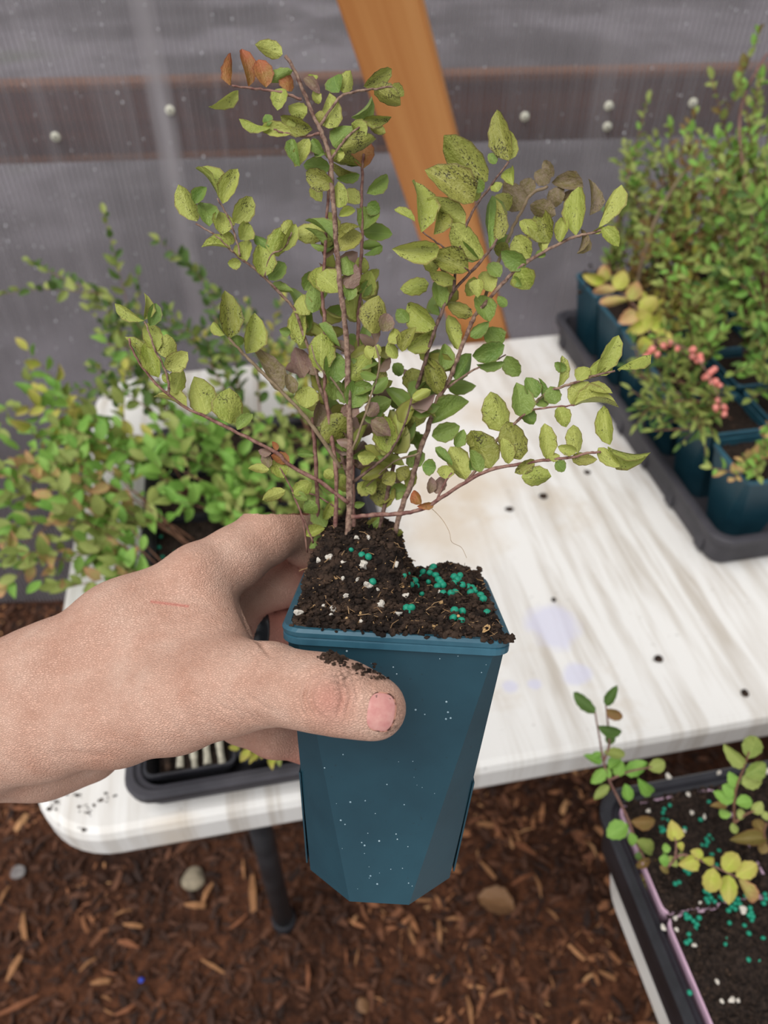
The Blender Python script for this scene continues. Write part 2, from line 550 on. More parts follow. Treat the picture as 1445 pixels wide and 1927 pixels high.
for (u, v) in ((105, 257), (320, 207), (987, 219), (1145, 199), (1142, 238), (1303, 193)):
    d = ray(u, v)
    nrm = -EN
    k = (W0 - CAM).dot(nrm) / d.dot(nrm)
    q = CAM + d * k - W0
    lx, lz = q.dot(EW), q.z
    rings = []
    for rad, yy in ((0.0068, -0.0004), (0.0068, -0.002), (0.005, -0.0030)):
        rings.append([(lx + rad * math.cos(2 * math.pi * a / 14), yy, lz + rad * math.sin(2 * math.pi * a / 14)) for a in range(14)])
    wv, wf = loft(rings, True, True)
    wo = mesh_obj('screw', wv, wf, M_washer, wall)
    rings = []
    for rad, yy in ((0.0036, -0.0031), (0.0036, -0.0056), (0.0026, -0.0064)):
        rings.append([(lx + rad * math.cos(2 * math.pi * a / 6), yy, lz + rad * math.sin(2 * math.pi * a / 6)) for a in range(6)])
    hv, hf = loft(rings, True, True)
    mesh_obj('screw_head', hv, hf, M_screw, wo)

# ground outside the panel
def outside_mat():
    m, t, b, o = nt('shade_tinted_ground')
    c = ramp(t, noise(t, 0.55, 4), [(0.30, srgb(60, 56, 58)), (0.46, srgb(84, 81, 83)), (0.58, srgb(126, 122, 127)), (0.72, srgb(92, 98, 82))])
    # shade along the foot of the wall, put into the ground's colour
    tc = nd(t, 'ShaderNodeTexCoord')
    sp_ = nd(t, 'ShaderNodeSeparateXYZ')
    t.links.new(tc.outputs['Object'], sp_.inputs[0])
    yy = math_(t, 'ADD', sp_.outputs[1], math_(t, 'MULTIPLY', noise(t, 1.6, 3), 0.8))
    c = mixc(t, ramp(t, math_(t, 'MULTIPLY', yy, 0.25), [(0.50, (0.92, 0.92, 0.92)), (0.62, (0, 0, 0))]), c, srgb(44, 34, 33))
    t.links.new(c, b.inputs['Base Color'])
    b.inputs['Roughness'].default_value = 0.8
    return m
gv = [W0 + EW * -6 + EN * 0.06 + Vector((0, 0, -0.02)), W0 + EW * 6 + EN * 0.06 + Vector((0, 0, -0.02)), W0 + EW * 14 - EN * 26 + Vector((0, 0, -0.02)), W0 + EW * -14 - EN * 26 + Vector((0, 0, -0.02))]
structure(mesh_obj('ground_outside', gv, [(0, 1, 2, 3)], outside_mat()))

# leaning timber brace inside the wall
M_brace = wood_mat('orange_stained_wood', srgb(194, 124, 64), srgb(208, 142, 80), srgb(216, 154, 94), 'z', 0.7)
top, bot = P(717, 0, 0.848), P(905, 628, 1.316)
ax = (top - bot).normalized()
side = Vector((1, 0, 0)); side = (side - ax * side.dot(ax)).normalized()
dep = ax.cross(side)
bm = bmesh.new()
bmesh.ops.create_cube(bm, size=1)
L0, L1 = -0.20, 1.05
for v in bm.verts:
    v.co = Vector((v.co.x * 0.089, v.co.y * 0.038, (L0 + L1) / 2 + v.co.z * (L1 - L0)))
bmesh.ops.bevel(bm, geom=bm.edges[:], offset=0.003, segments=2, affect='EDGES')
me = bpy.data.meshes.new('timber_brace'); bm.to_mesh(me); bm.free()
me.materials.append(M_brace)
brace = inst('timber_brace', me)
brace.matrix_basis = Matrix.Translation(bot) @ Matrix((side, dep, ax)).transposed().to_4x4()
tag(brace, 'orange stained timber brace leaning in front of the translucent wall', 'timber')

# ------------------------------------------------------------------ white folding tables
PURPLE = srgb(206, 206, 232)
def table_mat(name, stains):
    m, t, b, o = nt(name)
    base = srgb(232, 230, 227)
    # dirt lies in long streaks that follow the moulded grain of the top
    g1 = noise(t, 1.0, 4, 0.6, sc=(46, 3.2, 1), dist=0.3)
    g2 = noise(t, 3.2, 4, 0.6)
    f = math_(t, 'MULTIPLY', ramp(t, g1, [(0.47, (0, 0, 0)), (0.66, (1, 1, 1))]), ramp(t, g2, [(0.36, (0.08, 0.08, 0.08)), (0.58, (0.62, 0.62, 0.62))]))
    c = mixc(t, f, base, srgb(168, 154, 136))
    g3 = noise(t, 7, 5, 0.7)
    c = mixc(t, ramp(t, g3, [(0.58, (0, 0, 0)), (0.80, (0.55, 0.55, 0.55))]), c, srgb(186, 164, 132))
    g4 = noise(t, 130, 2, 0.5)
    c = mixc(t, ramp(t, g4, [(0.72, (0, 0, 0)), (0.78, (0.45, 0.45, 0.45))]), c, srgb(120, 112, 104))
    tc = nd(t, 'ShaderNodeTexCoord')
    for (x, y, rx, ry, col, amt) in stains:
        mp = nd(t, 'ShaderNodeMapping', vector_type='TEXTURE')
        mp.inputs['Location'].default_value = (x, y, 0)
        mp.inputs['Scale'].default_value = (rx, ry, 1000)
        t.links.new(tc.outputs['Object'], mp.inputs[0])
        ln = nd(t, 'ShaderNodeVectorMath', operation='LENGTH')
        t.links.new(mp.outputs[0], ln.inputs[0])
        dd = math_(t, 'ADD', ln.outputs['Value'], math_(t, 'MULTIPLY', math_(t, 'SUBTRACT', noise(t, 30, 3), 0.5), 0.9))
        ff_ = ramp(t, dd, [(0.62, (amt,) * 3), (1.0, (0, 0, 0))] if col is PURPLE else [(0.25, (amt,) * 3), (1.0, (0, 0, 0))])
        c = mixc(t, ff_, c, col)
    t.links.new(c, b.inputs['Base Color'])
    b.inputs['Roughness'].default_value = 0.5
    b.inputs['Specular IOR Level'].default_value = 0.3
    bump(t, b, noise(t, 400, 3), 0.08, 0.001)
    return m

def st_of(u, v, z=TZ):
    q = at_z(u, v, z) - T0
    return q.dot(E1), q.dot(E2)

def make_table(label, origin, LX, LY, stains, rad, legs):
    """origin: near left corner on the floor; LX along E1, LY along E2"""
    t = thing('folding_table', label, 'table', origin, TANG)
    rings = []
    for inset, z in ((0.010, TZ - 0.046), (0.003, TZ - 0.044), (0.0, TZ - 0.036), (0.0, TZ - 0.010), (0.003, TZ - 0.003), (0.009, TZ), (0.05, TZ)):
        pr = rrect(LX / 2 - inset, LY / 2 - inset, rad - min(inset, rad * .6), 10)
        rings.append([(x + LX / 2, y + LY / 2, z) for x, y in pr])
    v, f = loft(rings, True, True)
    mesh_obj('tabletop', v, f, table_mat('tabletop_plastic', stains), t)
    for (lx, ly) in legs:
        pts = [Vector((lx, ly, TZ - 0.05)), Vector((lx, ly, 0.3)), Vector((lx, ly, 0.0))]
        v, f = tube(pts, 0.0165, 0.0165, 14)
        lg = mesh_obj('leg', v, f, M_legsteel, t, True)
        v, f = tube([Vector((lx, ly, 0.03)), Vector((lx, ly, 0.0))], 0.0205, 0.0205, 14)
        mesh_obj('foot_cap', v, f, M_black, lg, True)
    for xx in sorted({l[0] for l in legs}):
        ysl = [l[1] for l in legs if l[0] == xx]
        v, f = tube([Vector((xx, min(ysl), TZ - 0.07)), Vector((xx, max(ysl), TZ - 0.07))], 0.012, 0.012, 10)
        mesh_obj('crossbar', v, f, M_legsteel, t, True)
    return t
M_legsteel = simple('leg_steel', srgb(40, 42, 46), srgb(58, 60, 64), 0.45, 20)
stn = []
for (u, v, du, dv) in ((1040, 1178, 60, 48), (1085, 1268, 32, 26), (960, 1292, 22, 16), (1005, 1288, 20, 14)):
    s, t_ = st_of(u, v)
    s2, _ = st_of(u + du, v); _, t3 = st_of(u, v - dv)
    stn.append((s, t_, abs(s2 - s), abs(t3 - t_), PURPLE, 0.6))
for (u, v, du, dv, amt) in ((860, 905, 150, 80, 0.5), (930, 775, 100, 32, 0.5), (320, 1545, 60, 22, 0.4), (840, 1000, 130, 90, 0.45)):
    s, t_ = st_of(u, v)
    s2, _ = st_of(u + du, v); _, t3 = st_of(u, v - dv)
    stn.append((s, t_, abs(s2 - s), abs(t3 - t_), srgb(196, 172, 138), amt))
lp = at_z(536, 1738, 0) - T0
make_table('long white plastic folding table, stained and streaked, behind the hand', T0, 1.55, 0.755, stn, 0.075,
           [(lp.dot(E1), lp.dot(E2)), (lp.dot(E1), 0.60), (1.38, 0.15), (1.38, 0.60)])
# second table at the lower right; its far left corner shows
T2far = Vector((0.190, 0.300, 0))
T2 = T2far - E2 * 0.60
make_table('white folding table at the lower right under the black tray of pink pots', T2, 0.9, 0.60, [], 0.06,
           [(0.14, 0.10), (0.14, 0.40), (0.76, 0.10), (0.76, 0.40)])

# ------------------------------------------------------------------ leaves
def leaf_mesh(rows, cols, fold, curl, twist, serr, power, tipy, seed):
    r = random.Random(seed)
    v, f, uv = [], [], []
    for j in range(rows + 1):
        y = j / rows
        yy = y ** 0.92
        w = 0.5 * max(0.0, math.sin(math.pi * yy)) ** power
        if j == 0: w = 0.03
        if j == rows: w = 0.012
        elif j > 0: w *= 1 + serr * (1 if j % 2 else -1) + r.uniform(-serr, serr)
        for i in range(cols):
            x = -1 + 2 * i / (cols - 1)
            z = fold * abs(x) * w - curl * (y - 0.15) ** 2 + twist * x * w * (y - 0.5) + r.uniform(-.008, .008)
            v.append((x * w, y, z))
            uv.append((0.5 + x / 2, y))
    for j in range(rows):
        for i in range(cols - 1):
            a = j * cols + i
            f.append((a, a + 1, a + cols + 1, a + cols))
    me = bpy.data.meshes.new('leaf')
    me.from_pydata(v, [], f)
    lay = me.uv_layers.new(name='UVMap')
    for p in me.polygons:
        p.use_smooth = True
        for li in p.loop_indices:
            lay.data[li].uv = uv[me.loops[li].vertex_index]
    return me

LEAF = {}
def leaf_get(kind, var, fine):
    k = (kind, var, fine)
    if k not in LEAF:
        if fine:
            pr = [(0.35, 0.16, 0.35, 0.035, 0.62, 0, 1), (0.55, 0.30, -0.45, 0.04, 0.66, 0, 2), (-0.30, -0.18, 0.6, 0.035, 0.58, 0, 3), (0.7, 0.42, 0.3, 0.04, 0.68, 0, 4), (-0.4, 0.25, -0.7, 0.05, 0.60, 0, 5)][var]
            me = leaf_mesh(8, 5, *pr)
        else:
            pr = [(0.25, 0.12, 0.2, 0.0, 0.75, 0, 1), (0.5, 0.25, -0.3, 0.0, 0.8, 0, 2), (0.2, -0.1, 0.4, 0.0, 0.7, 0, 3)][var]
            me = leaf_mesh(6, 3, *pr)
        me.materials.append(LM[kind])
        LEAF[k] = me
    return LEAF[k]

def put_leaf(parent, O, base, tip, width, kind, nrm, roll=0.0, fine=True, r=rng):
    ax = tip - base
    L = ax.length
    if L < 1e-5: return None
    ay = ax / L
    n0 = nrm - ay * nrm.dot(ay)
    if n0.length < 1e-4: n0 = ay.orthogonal()
    n0.normalize()
    n0 = Matrix.Rotation(roll, 3, ay) @ n0
    axx = ay.cross(n0)
    M = Matrix((axx * width, ay * L, n0 * L)).transposed().to_4x4()
    M.translation = base - O
    return inst('leaf', leaf_get(kind, r.randrange(5 if fine else 3), fine), parent, M)

# ------------------------------------------------------------------ the square teal pot
POT_H, POT_W = 0.114, 0.0385
def pot_parts():
    """pot body and rim in local coordinates, z up, origin at the middle of the underside"""
    rings = []
    def oct_(w, fl, z):
        return [(w, -fl, z), (w, fl, z), (fl, w, z), (-fl, w, z), (-w, fl, z), (-w, -fl, z), (-fl, -w, z), (fl, -w, z)]
    N = 7
    wb, fb = 0.0285, 0.0115
    for i in range(N + 1):
        k = i / N
        rings.append(oct_(wb + (POT_W - wb) * k, fb + (POT_W - 0.0035 - fb) * k, POT_H * k))
    inner = [oct_(POT_W - 0.0012, POT_W - 0.005, POT_H), oct_(POT_W - 0.004, POT_W - 0.010, POT_H - 0.03)]
    body = loft(rings + inner, True, True)
    # rolled rim
    rr = []
    for hw, z in ((POT_W + 0.0002, POT_H - 0.0056), (POT_W + 0.0013, POT_H - 0.0055), (POT_W + 0.0014, POT_H - 0.0034), (POT_W + 0.0010, POT_H - 0.0030),
                  (POT_W + 0.0014, POT_H - 0.0026), (POT_W + 0.0018, POT_H - 0.0010), (POT_W + 0.0010, POT_H + 0.0002), (POT_W - 0.0010, POT_H + 0.0002), (POT_W - 0.0018, POT_H - 0.006)):
        rr.append([(x, y, z) for x, y in rrect(hw, hw, 0.0075, 6)])
    rim = loft(rr)
    # overlapping flaps low on the sides
    fl = []
    for sx in (-1, 1):
        v = []
        for z, y0, y1, off in ((0.003, -0.0108, 0.0108, 0.0010), (0.050, -0.0215, 0.0215, 0.0001)):
            xw = wb + (POT_W - wb) * z / POT_H
            for dx in (0.0, 0.0006):
                v += [(sx * (xw + off + dx), y0 * 1.05, z), (sx * (xw + off + dx), y1 * 1.05, z)]
        fl.append((v, [(0, 1, 5, 4), (2, 6, 7, 3), (0, 2, 3, 1), (4, 5, 7, 6), (0, 4, 6, 2), (1, 3, 7, 5)]))
    return body, rim, fl
POT_BODY, POT_RIM, POT_FLAP = pot_parts()

def mesh_of(name, vf, m, smooth=False):
    me = bpy.data.meshes.new(name)
    me.from_pydata([tuple(q) for q in vf[0]], [], vf[1])
    me.materials.append(m)
    if smooth: me.polygons.foreach_set('use_smooth', [True] * len(me.polygons))
    return me
ME_POT, ME_RIM, ME_FLAP = mesh_of('pot', POT_BODY, M_teal), mesh_of('rim', POT_RIM, M_teal_rim), [mesh_of('side_flap', q, M_teal) for q in POT_FLAP]

# ------------------------------------------------------------------ the held pot: a frame tilted away from the vertical
ROLL = math.radians(3.3)
TS, TC = 0.20, 0.98
sr, cr = math.sin(ROLL), math.cos(ROLL)
def cvec(x, y, z): return cam2w(x, y, z) - CAM
PX = cvec(cr, sr, 0).normalized()
PA = cvec(TC * sr, -TC * cr, -TS).normalized()
PD = cvec(TS * sr, -TS * cr, TC).normalized()
RIMF = P(747, 1196, 0.258)                 # front middle of the rim
POT_C = RIMF + PD * (POT_W + 0.0016)       # rim centre
POT_B = POT_C - PA * POT_H                 # underside centre
MP = Matrix((PX, PD, PA)).transposed().to_4x4()
MP.translation = POT_B
plant = thing('potted_huckleberry', 'leafy huckleberry plant in a square teal pot held up by the hand', 'potted plant', POT_B)
OB = POT_B.copy()
ML = MP.copy(); ML.translation = (0, 0, 0)
pot = inst('pot', ME_POT, plant, ML)
inst('rim', ME_RIM, pot)
for q in ME_FLAP: inst('side_flap', q, pot)
pot['label'] = 'square tapered teal plastic pot'
# beads of water on the front of the pot
mb = MB()
r = random.Random(5)
for i in range(62):
    k = 1 - 0.95 * r.random() ** 1.25
    w = 0.0285 + (POT_W - 0.0285) * k
    fl = 0.0115 + (POT_W - 0.0035 - 0.0115) * k
    x, z, a = r.uniform(-fl, fl), POT_H * k, r.choice((0.00014, 0.0002, 0.00028, 0.0004))
    bmv = [(x + a * q[0], -w + a * 0.7 * q[1] * 1.0, z + a * q[2]) for q in ((1, 0, 0), (.5, 0, .87), (-.5, 0, .87), (-1, 0, 0), (-.5, 0, -.87), (.5, 0, -.87), (0, -1, 0))]
    mb.add(bmv, [(k2, (k2 + 1) % 6, 6) for k2 in range(6)])
o = mb.build('water_beads', M_white_bead, pot, True)
o['kind'] = 'stuff'

def smooth01(x): 
    x = np.clip(x, 0, 1); return x * x * (3 - 2 * x)
def soil_h(x, d):
    """height of the soil above the rim; x across, d from the pot's centre to the back"""
    x, d = np.asarray(x, float), np.asarray(d, float)
    h = 0.0005 + 0 * x
    h = h + 0.0215 * smooth01((0.0085 - x) / 0.012) * smooth01((x + 0.040) / 0.011) * smooth01((d + 0.016) / 0.022)
    h = h + 0.006 * np.exp(-((x - 0.022) / 0.014) ** 2 - ((d - 0.022) / 0.018) ** 2)
    h = h + 0.004 * np.exp(-((x + 0.01) / 0.02) ** 2 - ((d + 0.015) / 0.012) ** 2)
    h = h + 0.0030 * (vnoise(x * 300 + 20, d * 300 + 20, 4) - .5) + 0.0022 * (vnoise(x * 900 + 20, d * 900 + 20, 6) - .5)
    edge = np.maximum(np.abs(x), np.abs(d))
    h = h - 0.008 * smooth01((edge - 0.0362) / 0.0014) * 0.5
    return h
def pl(x, d, h):
    """pot rim frame -> relative to the thing's origin"""
    return PX * x + PD * d + PA * (POT_H + h)
n = 110
g = np.linspace(-0.0374, 0.0374, n)
gx, gd = np.meshgrid(g, g, indexing='ij')
gh = soil_h(gx, gd)
sv = [pl(gx[i, j], gd[i, j], gh[i, j]) for i in range(n) for j in range(n)]
sf = [(i * n + j, (i + 1) * n + j, (i + 1) * n + j + 1, i * n + j + 1) for i in range(n - 1) for j in range(n - 1)]
soil = mesh_obj('soil', sv, sf, M_soil, plant)
SOIL_BVH = BVHTree.FromPolygons([q + OB for q in sv], sf)

def blob(c, a, r, squash=0.8, sub=0):
    """small irregular lump, 20 faces"""
    t = (1 + 5 ** .5) / 2
    base = [(-1, t, 0), (1, t, 0), (-1, -t, 0), (1, -t, 0), (0, -1, t), (0, 1, t), (0, -1, -t), (0, 1, -t), (t, 0, -1), (t, 0, 1), (-t, 0, -1), (-t, 0, 1)]
    fc = [(0, 11, 5), (0, 5, 1), (0, 1, 7), (0, 7, 10), (0, 10, 11), (1, 5, 9), (5, 11, 4), (11, 10, 2), (10, 7, 6), (7, 1, 8), (3, 9, 4), (3, 4, 2), (3, 2, 6), (3, 6, 8), (3, 8, 9), (4, 9, 5), (2, 4, 11), (6, 2, 10), (8, 6, 7), (9, 8, 1)]
    R = Matrix.Rotation(r.uniform(0, 6), 3, 'X') @ Matrix.Rotation(r.uniform(0, 6), 3, 'Z')
    el = (r.uniform(0.6, 1.3), r.uniform(0.6, 1.1), r.uniform(0.4, 0.9) * squash)
    v = []
    for p in base:
        q = Vector(p).normalized() * a * r.uniform(0.7, 1.25)
        v.append(c + R @ Vector((q.x * el[0], q.y * el[1], q.z * el[2])))
    return v, fc

def crumbs(parent, name, place, count, lo, hi, m, r):
    mb = MB()
    for i in range(count):
        c = place(r)
        v, f = blob(c, lo + (hi - lo) * r.random() ** 2.5, r)
        mb.add(v, f)
    o = mb.build(name, m, parent)
    o['kind'] = 'stuff'
    return o
def on_soil(r):
    x, d = r.uniform(-0.0368, 0.0368), r.uniform(-0.0366, 0.0368)
    return pl(x, d, float(soil_h(x, d)) + r.uniform(-0.0004, 0.0010))
crumbs(soil, 'crumbs', on_soil, 7000, 0.0004, 0.0018, M_crumb, random.Random(2))
crumbs(soil, 'pale_specks', on_soil, 190, 0.00025, 0.0009, M_tanbit, random.Random(12))
# shreds of fibre and bark on top
mb = MB()
r = random.Random(8)
for i in range(230):
    c = on_soil(r)
    L = r.uniform(0.002, 0.008)
    dv = (PX * r.uniform(-1, 1) + PD * r.uniform(-1, 1) + PA * r.uniform(-.2, .45)).normalized()
    sidev = dv.orthogonal().normalized() * L * 0.2 * r.uniform(-1, 1)
    v, f = tube([c - dv * L / 2, c + sidev + PA * 0.0004, c + dv * L / 2], 0.00024, 0.0001, 4)
    mb.add(v, f)
o = mb.build('fibres', M_fibre, soil)
o['kind'] = 'stuff'
crumbs(soil, 'spilled_crumbs', lambda r: pl(max(-.037, min(.0395, r.choice((r.uniform(-.037, .039), r.gauss(-.004, .006), r.gauss(.02, .012), r.gauss(.037, .002))))), -0.0388 + r.uniform(-0.0014, 0.0016), r.uniform(-0.0004, 0.0018)), 260, 0.0005, 0.0016, M_crumb, random.Random(4))

def soil_hit(u, v):
    h = SOIL_BVH.ray_cast(CAM, ray(u, v).normalized())
    return h[0]

# green fertilizer prills and perlite on that soil
ME_PRILL = None
def prill_mesh():
    bm = bmesh.new()
    bmesh.ops.create_icosphere(bm, subdivisions=2, radius=1.0)
    r = random.Random(1)
    for v in bm.verts: v.co *= r.uniform(0.96, 1.04)
    me = bpy.data.meshes.new('fertilizer_pellet'); bm.to_mesh(me); bm.free()
    me.polygons.foreach_set('use_smooth', [True] * len(me.polygons))
    me.materials.append(M_prill)
    return me
ME_PRILL = prill_mesh()
def pellet(p, rad, label, group, r):
    o = inst('fertilizer_pellet', ME_PRILL)
    o.location = p
    o.rotation_euler = (r.uniform(0, 6), r.uniform(0, 6), 0)
    o.scale = (rad, rad * r.uniform(0.88, 1.0), rad * r.uniform(0.85, 1.0))
    return tag(o, label, 'pellet', group)
def C2(x, y): return 420 + x * .4152, 880 + y * .4152
PR = [(580, 380), (628, 405), (658, 412), (677, 525), (820, 497), (838, 488), (850, 540), (867, 520), (875, 545), (905, 480), (918, 462), (935, 485), (952, 458),
      (962, 495), (975, 515), (930, 525), (897, 500), (995, 540), (970, 545), (1045, 502), (1048, 530), (1078, 515), (1083, 540), (1072, 497), (1110, 548), (1120, 572),
      (1140, 565), (1052, 570), (1032, 577), (995, 578), (1165, 585), (1178, 602), (1158, 602), (900, 580), (830, 645), (852, 643), (840, 667), (1048, 655), (1082, 660),
      (1042, 690), (1078, 703), (1195, 665), (945, 470), (1060, 515), (985, 528), (1128, 552)]
r = random.Random(9)
for (x, y) in PR:
    u, v = C2(x, y)
    p = soil_hit(u, v)
    if p is None: continue
    big = 0.00162 if not (x in (580, 930, 900, 820, 838, 897)) else 0.0011
    pellet(p + PA * 0.0007, big * r.uniform(0.92, 1.05), 'round green fertilizer pellet lying on the soil of the held teal pot', 'green pellets on the held pot', r)
def perl_meshes(name, m, n=4):
    out = []
    for i in range(n):
        bm = bmesh.new()
        bmesh.ops.create_icosphere(bm, subdivisions=2, radius=1.0)
        r = random.Random(40 + i)
        ph = [r.uniform(0, 6) for _ in range(6)]
        for v in bm.verts:
            k = 1 + 0.22 * math.sin(3.1 * v.co.x + ph[0]) + 0.2 * math.sin(3.7 * v.co.y + ph[1]) + 0.16 * math.sin(5 * v.co.z + ph[2]) + r.uniform(-.09, .09)
            v.co = Vector((v.co.x * 1.1, v.co.y * 0.9, v.co.z * 0.75)) * k
        me = bpy.data.meshes.new(name); bm.to_mesh(me); bm.free()
        me.materials.append(m)
        out.append(me)
    return out
ME_PERL = perl_meshes('perlite_grain', M_perlite)
ME_TAN = perl_meshes('bark_bit', M_tanbit)
for (x, y, s) in ((480, 410, 1.3), (635, 447, 1.9), (655, 540, 1.5), (545, 435, 1.0), (560, 590, 1.3), (495, 645, 1.3), (455, 640, 0.9), (340, 665, 1.4), (715, 630, 1.5), (790, 675, 1.6),
                  (825, 590, 1.3), (780, 445, 1.0), (630, 708, 1.0), (430, 430, 0.9), (605, 325, 0.9), (655, 325, 1.0), (540, 510, 0.8), (700, 560, 0.7), (610, 512, 0.8), (980, 570, 0.8), (490, 680, .8)):
    p = soil_hit(*C2(x, y))
    if p is None: continue
    o = inst('perlite_grain', r.choice(ME_PERL))
    o.location = p + PA * 0.0006
    o.rotation_euler = (r.uniform(0, 6), r.uniform(0, 6), r.uniform(0, 6))
    o.scale = (0.00112 * s,) * 3
    tag(o, 'white perlite grain in the dark soil of the held pot', 'perlite', 'perlite grains in the held pot')
for (x, y, s) in ((950, 735, 2.2), (838, 773, 1.4), (985, 630, 1.3), (1190, 740, 1.5), (680, 775, 1.2), (290, 660, 1.4)):
    p = soil_hit(*C2(x, y))
    if p is None: continue
    o = inst('bark_bit', r.choice(ME_TAN))
    o.location = p + PA * 0.0008
    o.rotation_euler = (r.uniform(0, 6), r.uniform(0, 6), r.uniform(0, 6))
    o.scale = (0.0012 * s, 0.0009 * s, 0.0007 * s)
    tag(o, 'tan bark fragment on the soil of the held pot', 'bark bit', 'bark fragments in the held pot')

# ------------------------------------------------------------------ stems of the held plant, traced with their own depths
def z0(v): return 0.302 - 0.038 * (1030 - v) / 930
STEMS = [  # name material, r0, r1 (mm), dz at base, dz at end, points
    ('main', M_stem, 1.35, 0.65, 0, 0, [(652, 1040), (657, 960), (657, 900), (659, 830), (655, 740), (654, 690), (651, 631), (645, 575), (638, 515), (633, 465), (630, 418), (625, 360), (622, 302), (607, 255), (591, 220), (572, 174), (556, 135), (537, 104)]),
    ('S2', M_stem_red, 0.95, 0.5, .006, .006, [(630, 1030), (633, 900), (626, 840), (615, 760), (610, 690), (611, 612), (607, 554), (611, 488), (613, 437), (617, 379), (620, 320)]),
    ('S3', M_stem_red, 0.95, 0.7, .012, .010, [(600, 1000), (597, 938), (591, 830), (588, 785)]),
    ('S4', M_stem_red, 0.9, 0.5, .012, .016, [(668, 1030), (664, 900), (668, 760), (673, 640), (677, 560), (679, 484), (682, 437), (680, 379), (682, 317), (684, 290)]),
    ('B1', M_stem_red, 0.85, 0.4, -.001, -.012, [(655, 946), (600, 905), (541, 873), (522, 853), (448, 815), (386, 784), (351, 768), (308, 735), (275, 700), (250, 660), (242, 636)]),
    ('B1b', M_stem, 0.5, 0.3, -.011, -.013, [(318, 742), (316, 714), (305, 683), (293, 660), (280, 625), (271, 605)]),
    ('B2', M_stem_dust, 0.9, 0.5, .006, -.004, [(640, 880), (600, 818), (560, 768), (522, 729), (479, 687), (452, 660), (429, 634)]),
    ('B3', M_stem, 0.75, 0.35, .012, .004, [(655, 900), (625, 800), (600, 720), (575, 640), (553, 581), (533, 558), (498, 523), (467, 496), (436, 472), (409, 445), (367, 420)]),
    ('B3b', M_stem, 0.4, 0.3, .005, .003, [(452, 482), (446, 455), (432, 414), (417, 387), (409, 374)]),
    ('B3c', M_stem, 0.4, 0.3, .005, .006, [(498, 522), (510, 480), (533, 468), (549, 437)]),
    ('B4', M_stem_red, 0.55, 0.35, 0, -.004, [(568, 187), (537, 176), (502, 170), (471, 166), (436, 162)]),
    ('B5', M_stem, 0.55, 0.35, 0, .004, [(600, 240), (622, 205), (642, 182), (665, 174), (700, 168), (742, 162)]),
    ('B6', M_stem_red, 0.55, 0.3, 0, -.002, [(603, 250), (575, 256), (540, 252), (515, 243)]),
    ('B7', M_stem, 0.5, 0.3, 0, .006, [(622, 300), (650, 262), (675, 240), (700, 225)]),
    ('L', M_stem_red, 0.95, 0.45, -.002, -.018, [(662, 973), (710, 969), (764, 965), (796, 957), (820, 943), (877, 907), (921, 885), (977, 873), (1033, 865), (1073, 861), (1105, 853), (1130, 851)]),
    ('R2', M_stem, 1.2, 0.5, .012, .008, [(735, 1030), (757, 953), (776, 901), (788, 853), (804, 809), (820, 756), (841, 724), (857, 684), (869, 650), (885, 613), (897, 589), (925, 557), (957, 521), (993, 493), (1033, 469), (1073, 449), (1101, 441), (1134, 433)]),
    ('R3', M_stem_dark, 1.0, 0.5, .016, .004, [(705, 1030), (722, 960), (745, 860), (770, 770), (796, 694), (812, 637), (832, 585), (853, 549), (885, 513), (917, 477), (937, 449)]),
    ('R4', M_stem_dark, 0.6, 0.4, .006, .004, [(853, 549), (862, 480), (877, 425), (897, 385), (921, 353), (957, 304)]),
    ('R5', M_stem_dust, 0.7, 0.6, .012, .026, [(905, 580), (930, 510), (949, 465), (965, 429), (981, 397), (1001, 365), (1030, 352)]),
    ('R6', M_stem_dark, 0.45, 0.3, .004, .002, [(885, 513), (850, 480), (829, 461), (796, 437)]),
    ('R7', M_stem, 0.65, 0.4, -.006, -.012, [(877, 907), (915, 860), (941, 821), (977, 789), (1009, 756), (1029, 740), (1057, 728), (1089, 718), (1122, 706), (1158, 698)]),
    ('R7b', M_stem_red, 0.4, 0.3, -.009, -.012, [(977, 789), (997, 773), (1041, 766), (1081, 762)]),
    ('R8', M_stem, 0.5, 0.3, .010, .016, [(841, 730), (885, 700), (917, 684), (953, 668)]),
    ('R9', M_stem_red, 0.5, 0.35, -.006, -.008, [(820, 945), (837, 909), (850, 890)]),
    ('C1', M_stem_dark, 0.7, 0.35, .004, -.004, [(660, 910), (704, 877), (735, 850), (760, 800), (775, 750)]),
    ('C2', M_stem_dust, 0.55, 0.35, .0, -.008, [(658, 860), (680, 800), (700, 740), (714, 690), (706, 650)]),
    ('C3', M_stem_dust, 0.5, 0.3, .002, -.004, [(655, 760), (630, 720), (600, 690), (585, 650)]),
    ('C4', M_stem_dust, 0.5, 0.3, .004, .010, [(790, 853), (740, 870), (690, 915)]),
    ('F1', M_stem_red, 0.45, 0.3, .004, -.004, [(578, 1040), (570, 980), (556, 940), (541, 905), (527, 880)]),
    ('F2', M_stem_red, 0.4, 0.25, -.004, -.006, [(590, 1022), (575, 985), (556, 940)]),
    ('F3', M_stem_red, 0.45, 0.3, .010, .016, [(640, 960), (600, 936), (575, 925)]),
]
STEM_OBJ, STEM_PTS = [], []
for (nm, m, r0, r1, d0, d1, pts) in STEMS:
    n = len(pts)
    p3 = [P(u, v, z0(v) + d0 + (d1 - d0) * i / (n - 1)) - OB for i, (u, v) in enumerate(pts)]
    sm = catmull(p3, 5)
    jit = [q + Vector((rng.gauss(0, 1), rng.gauss(0, 1), rng.gauss(0, 1))) * 0.00012 for q in sm]
    v, f = tube(jit, r0 / 1000, r1 / 1000, 7, 0.12)
    STEM_OBJ.append(mesh_obj('stem', v, f, m, plant, True))
    STEM_PTS.append([(w2px(q + OB), q + OB) for q in sm])

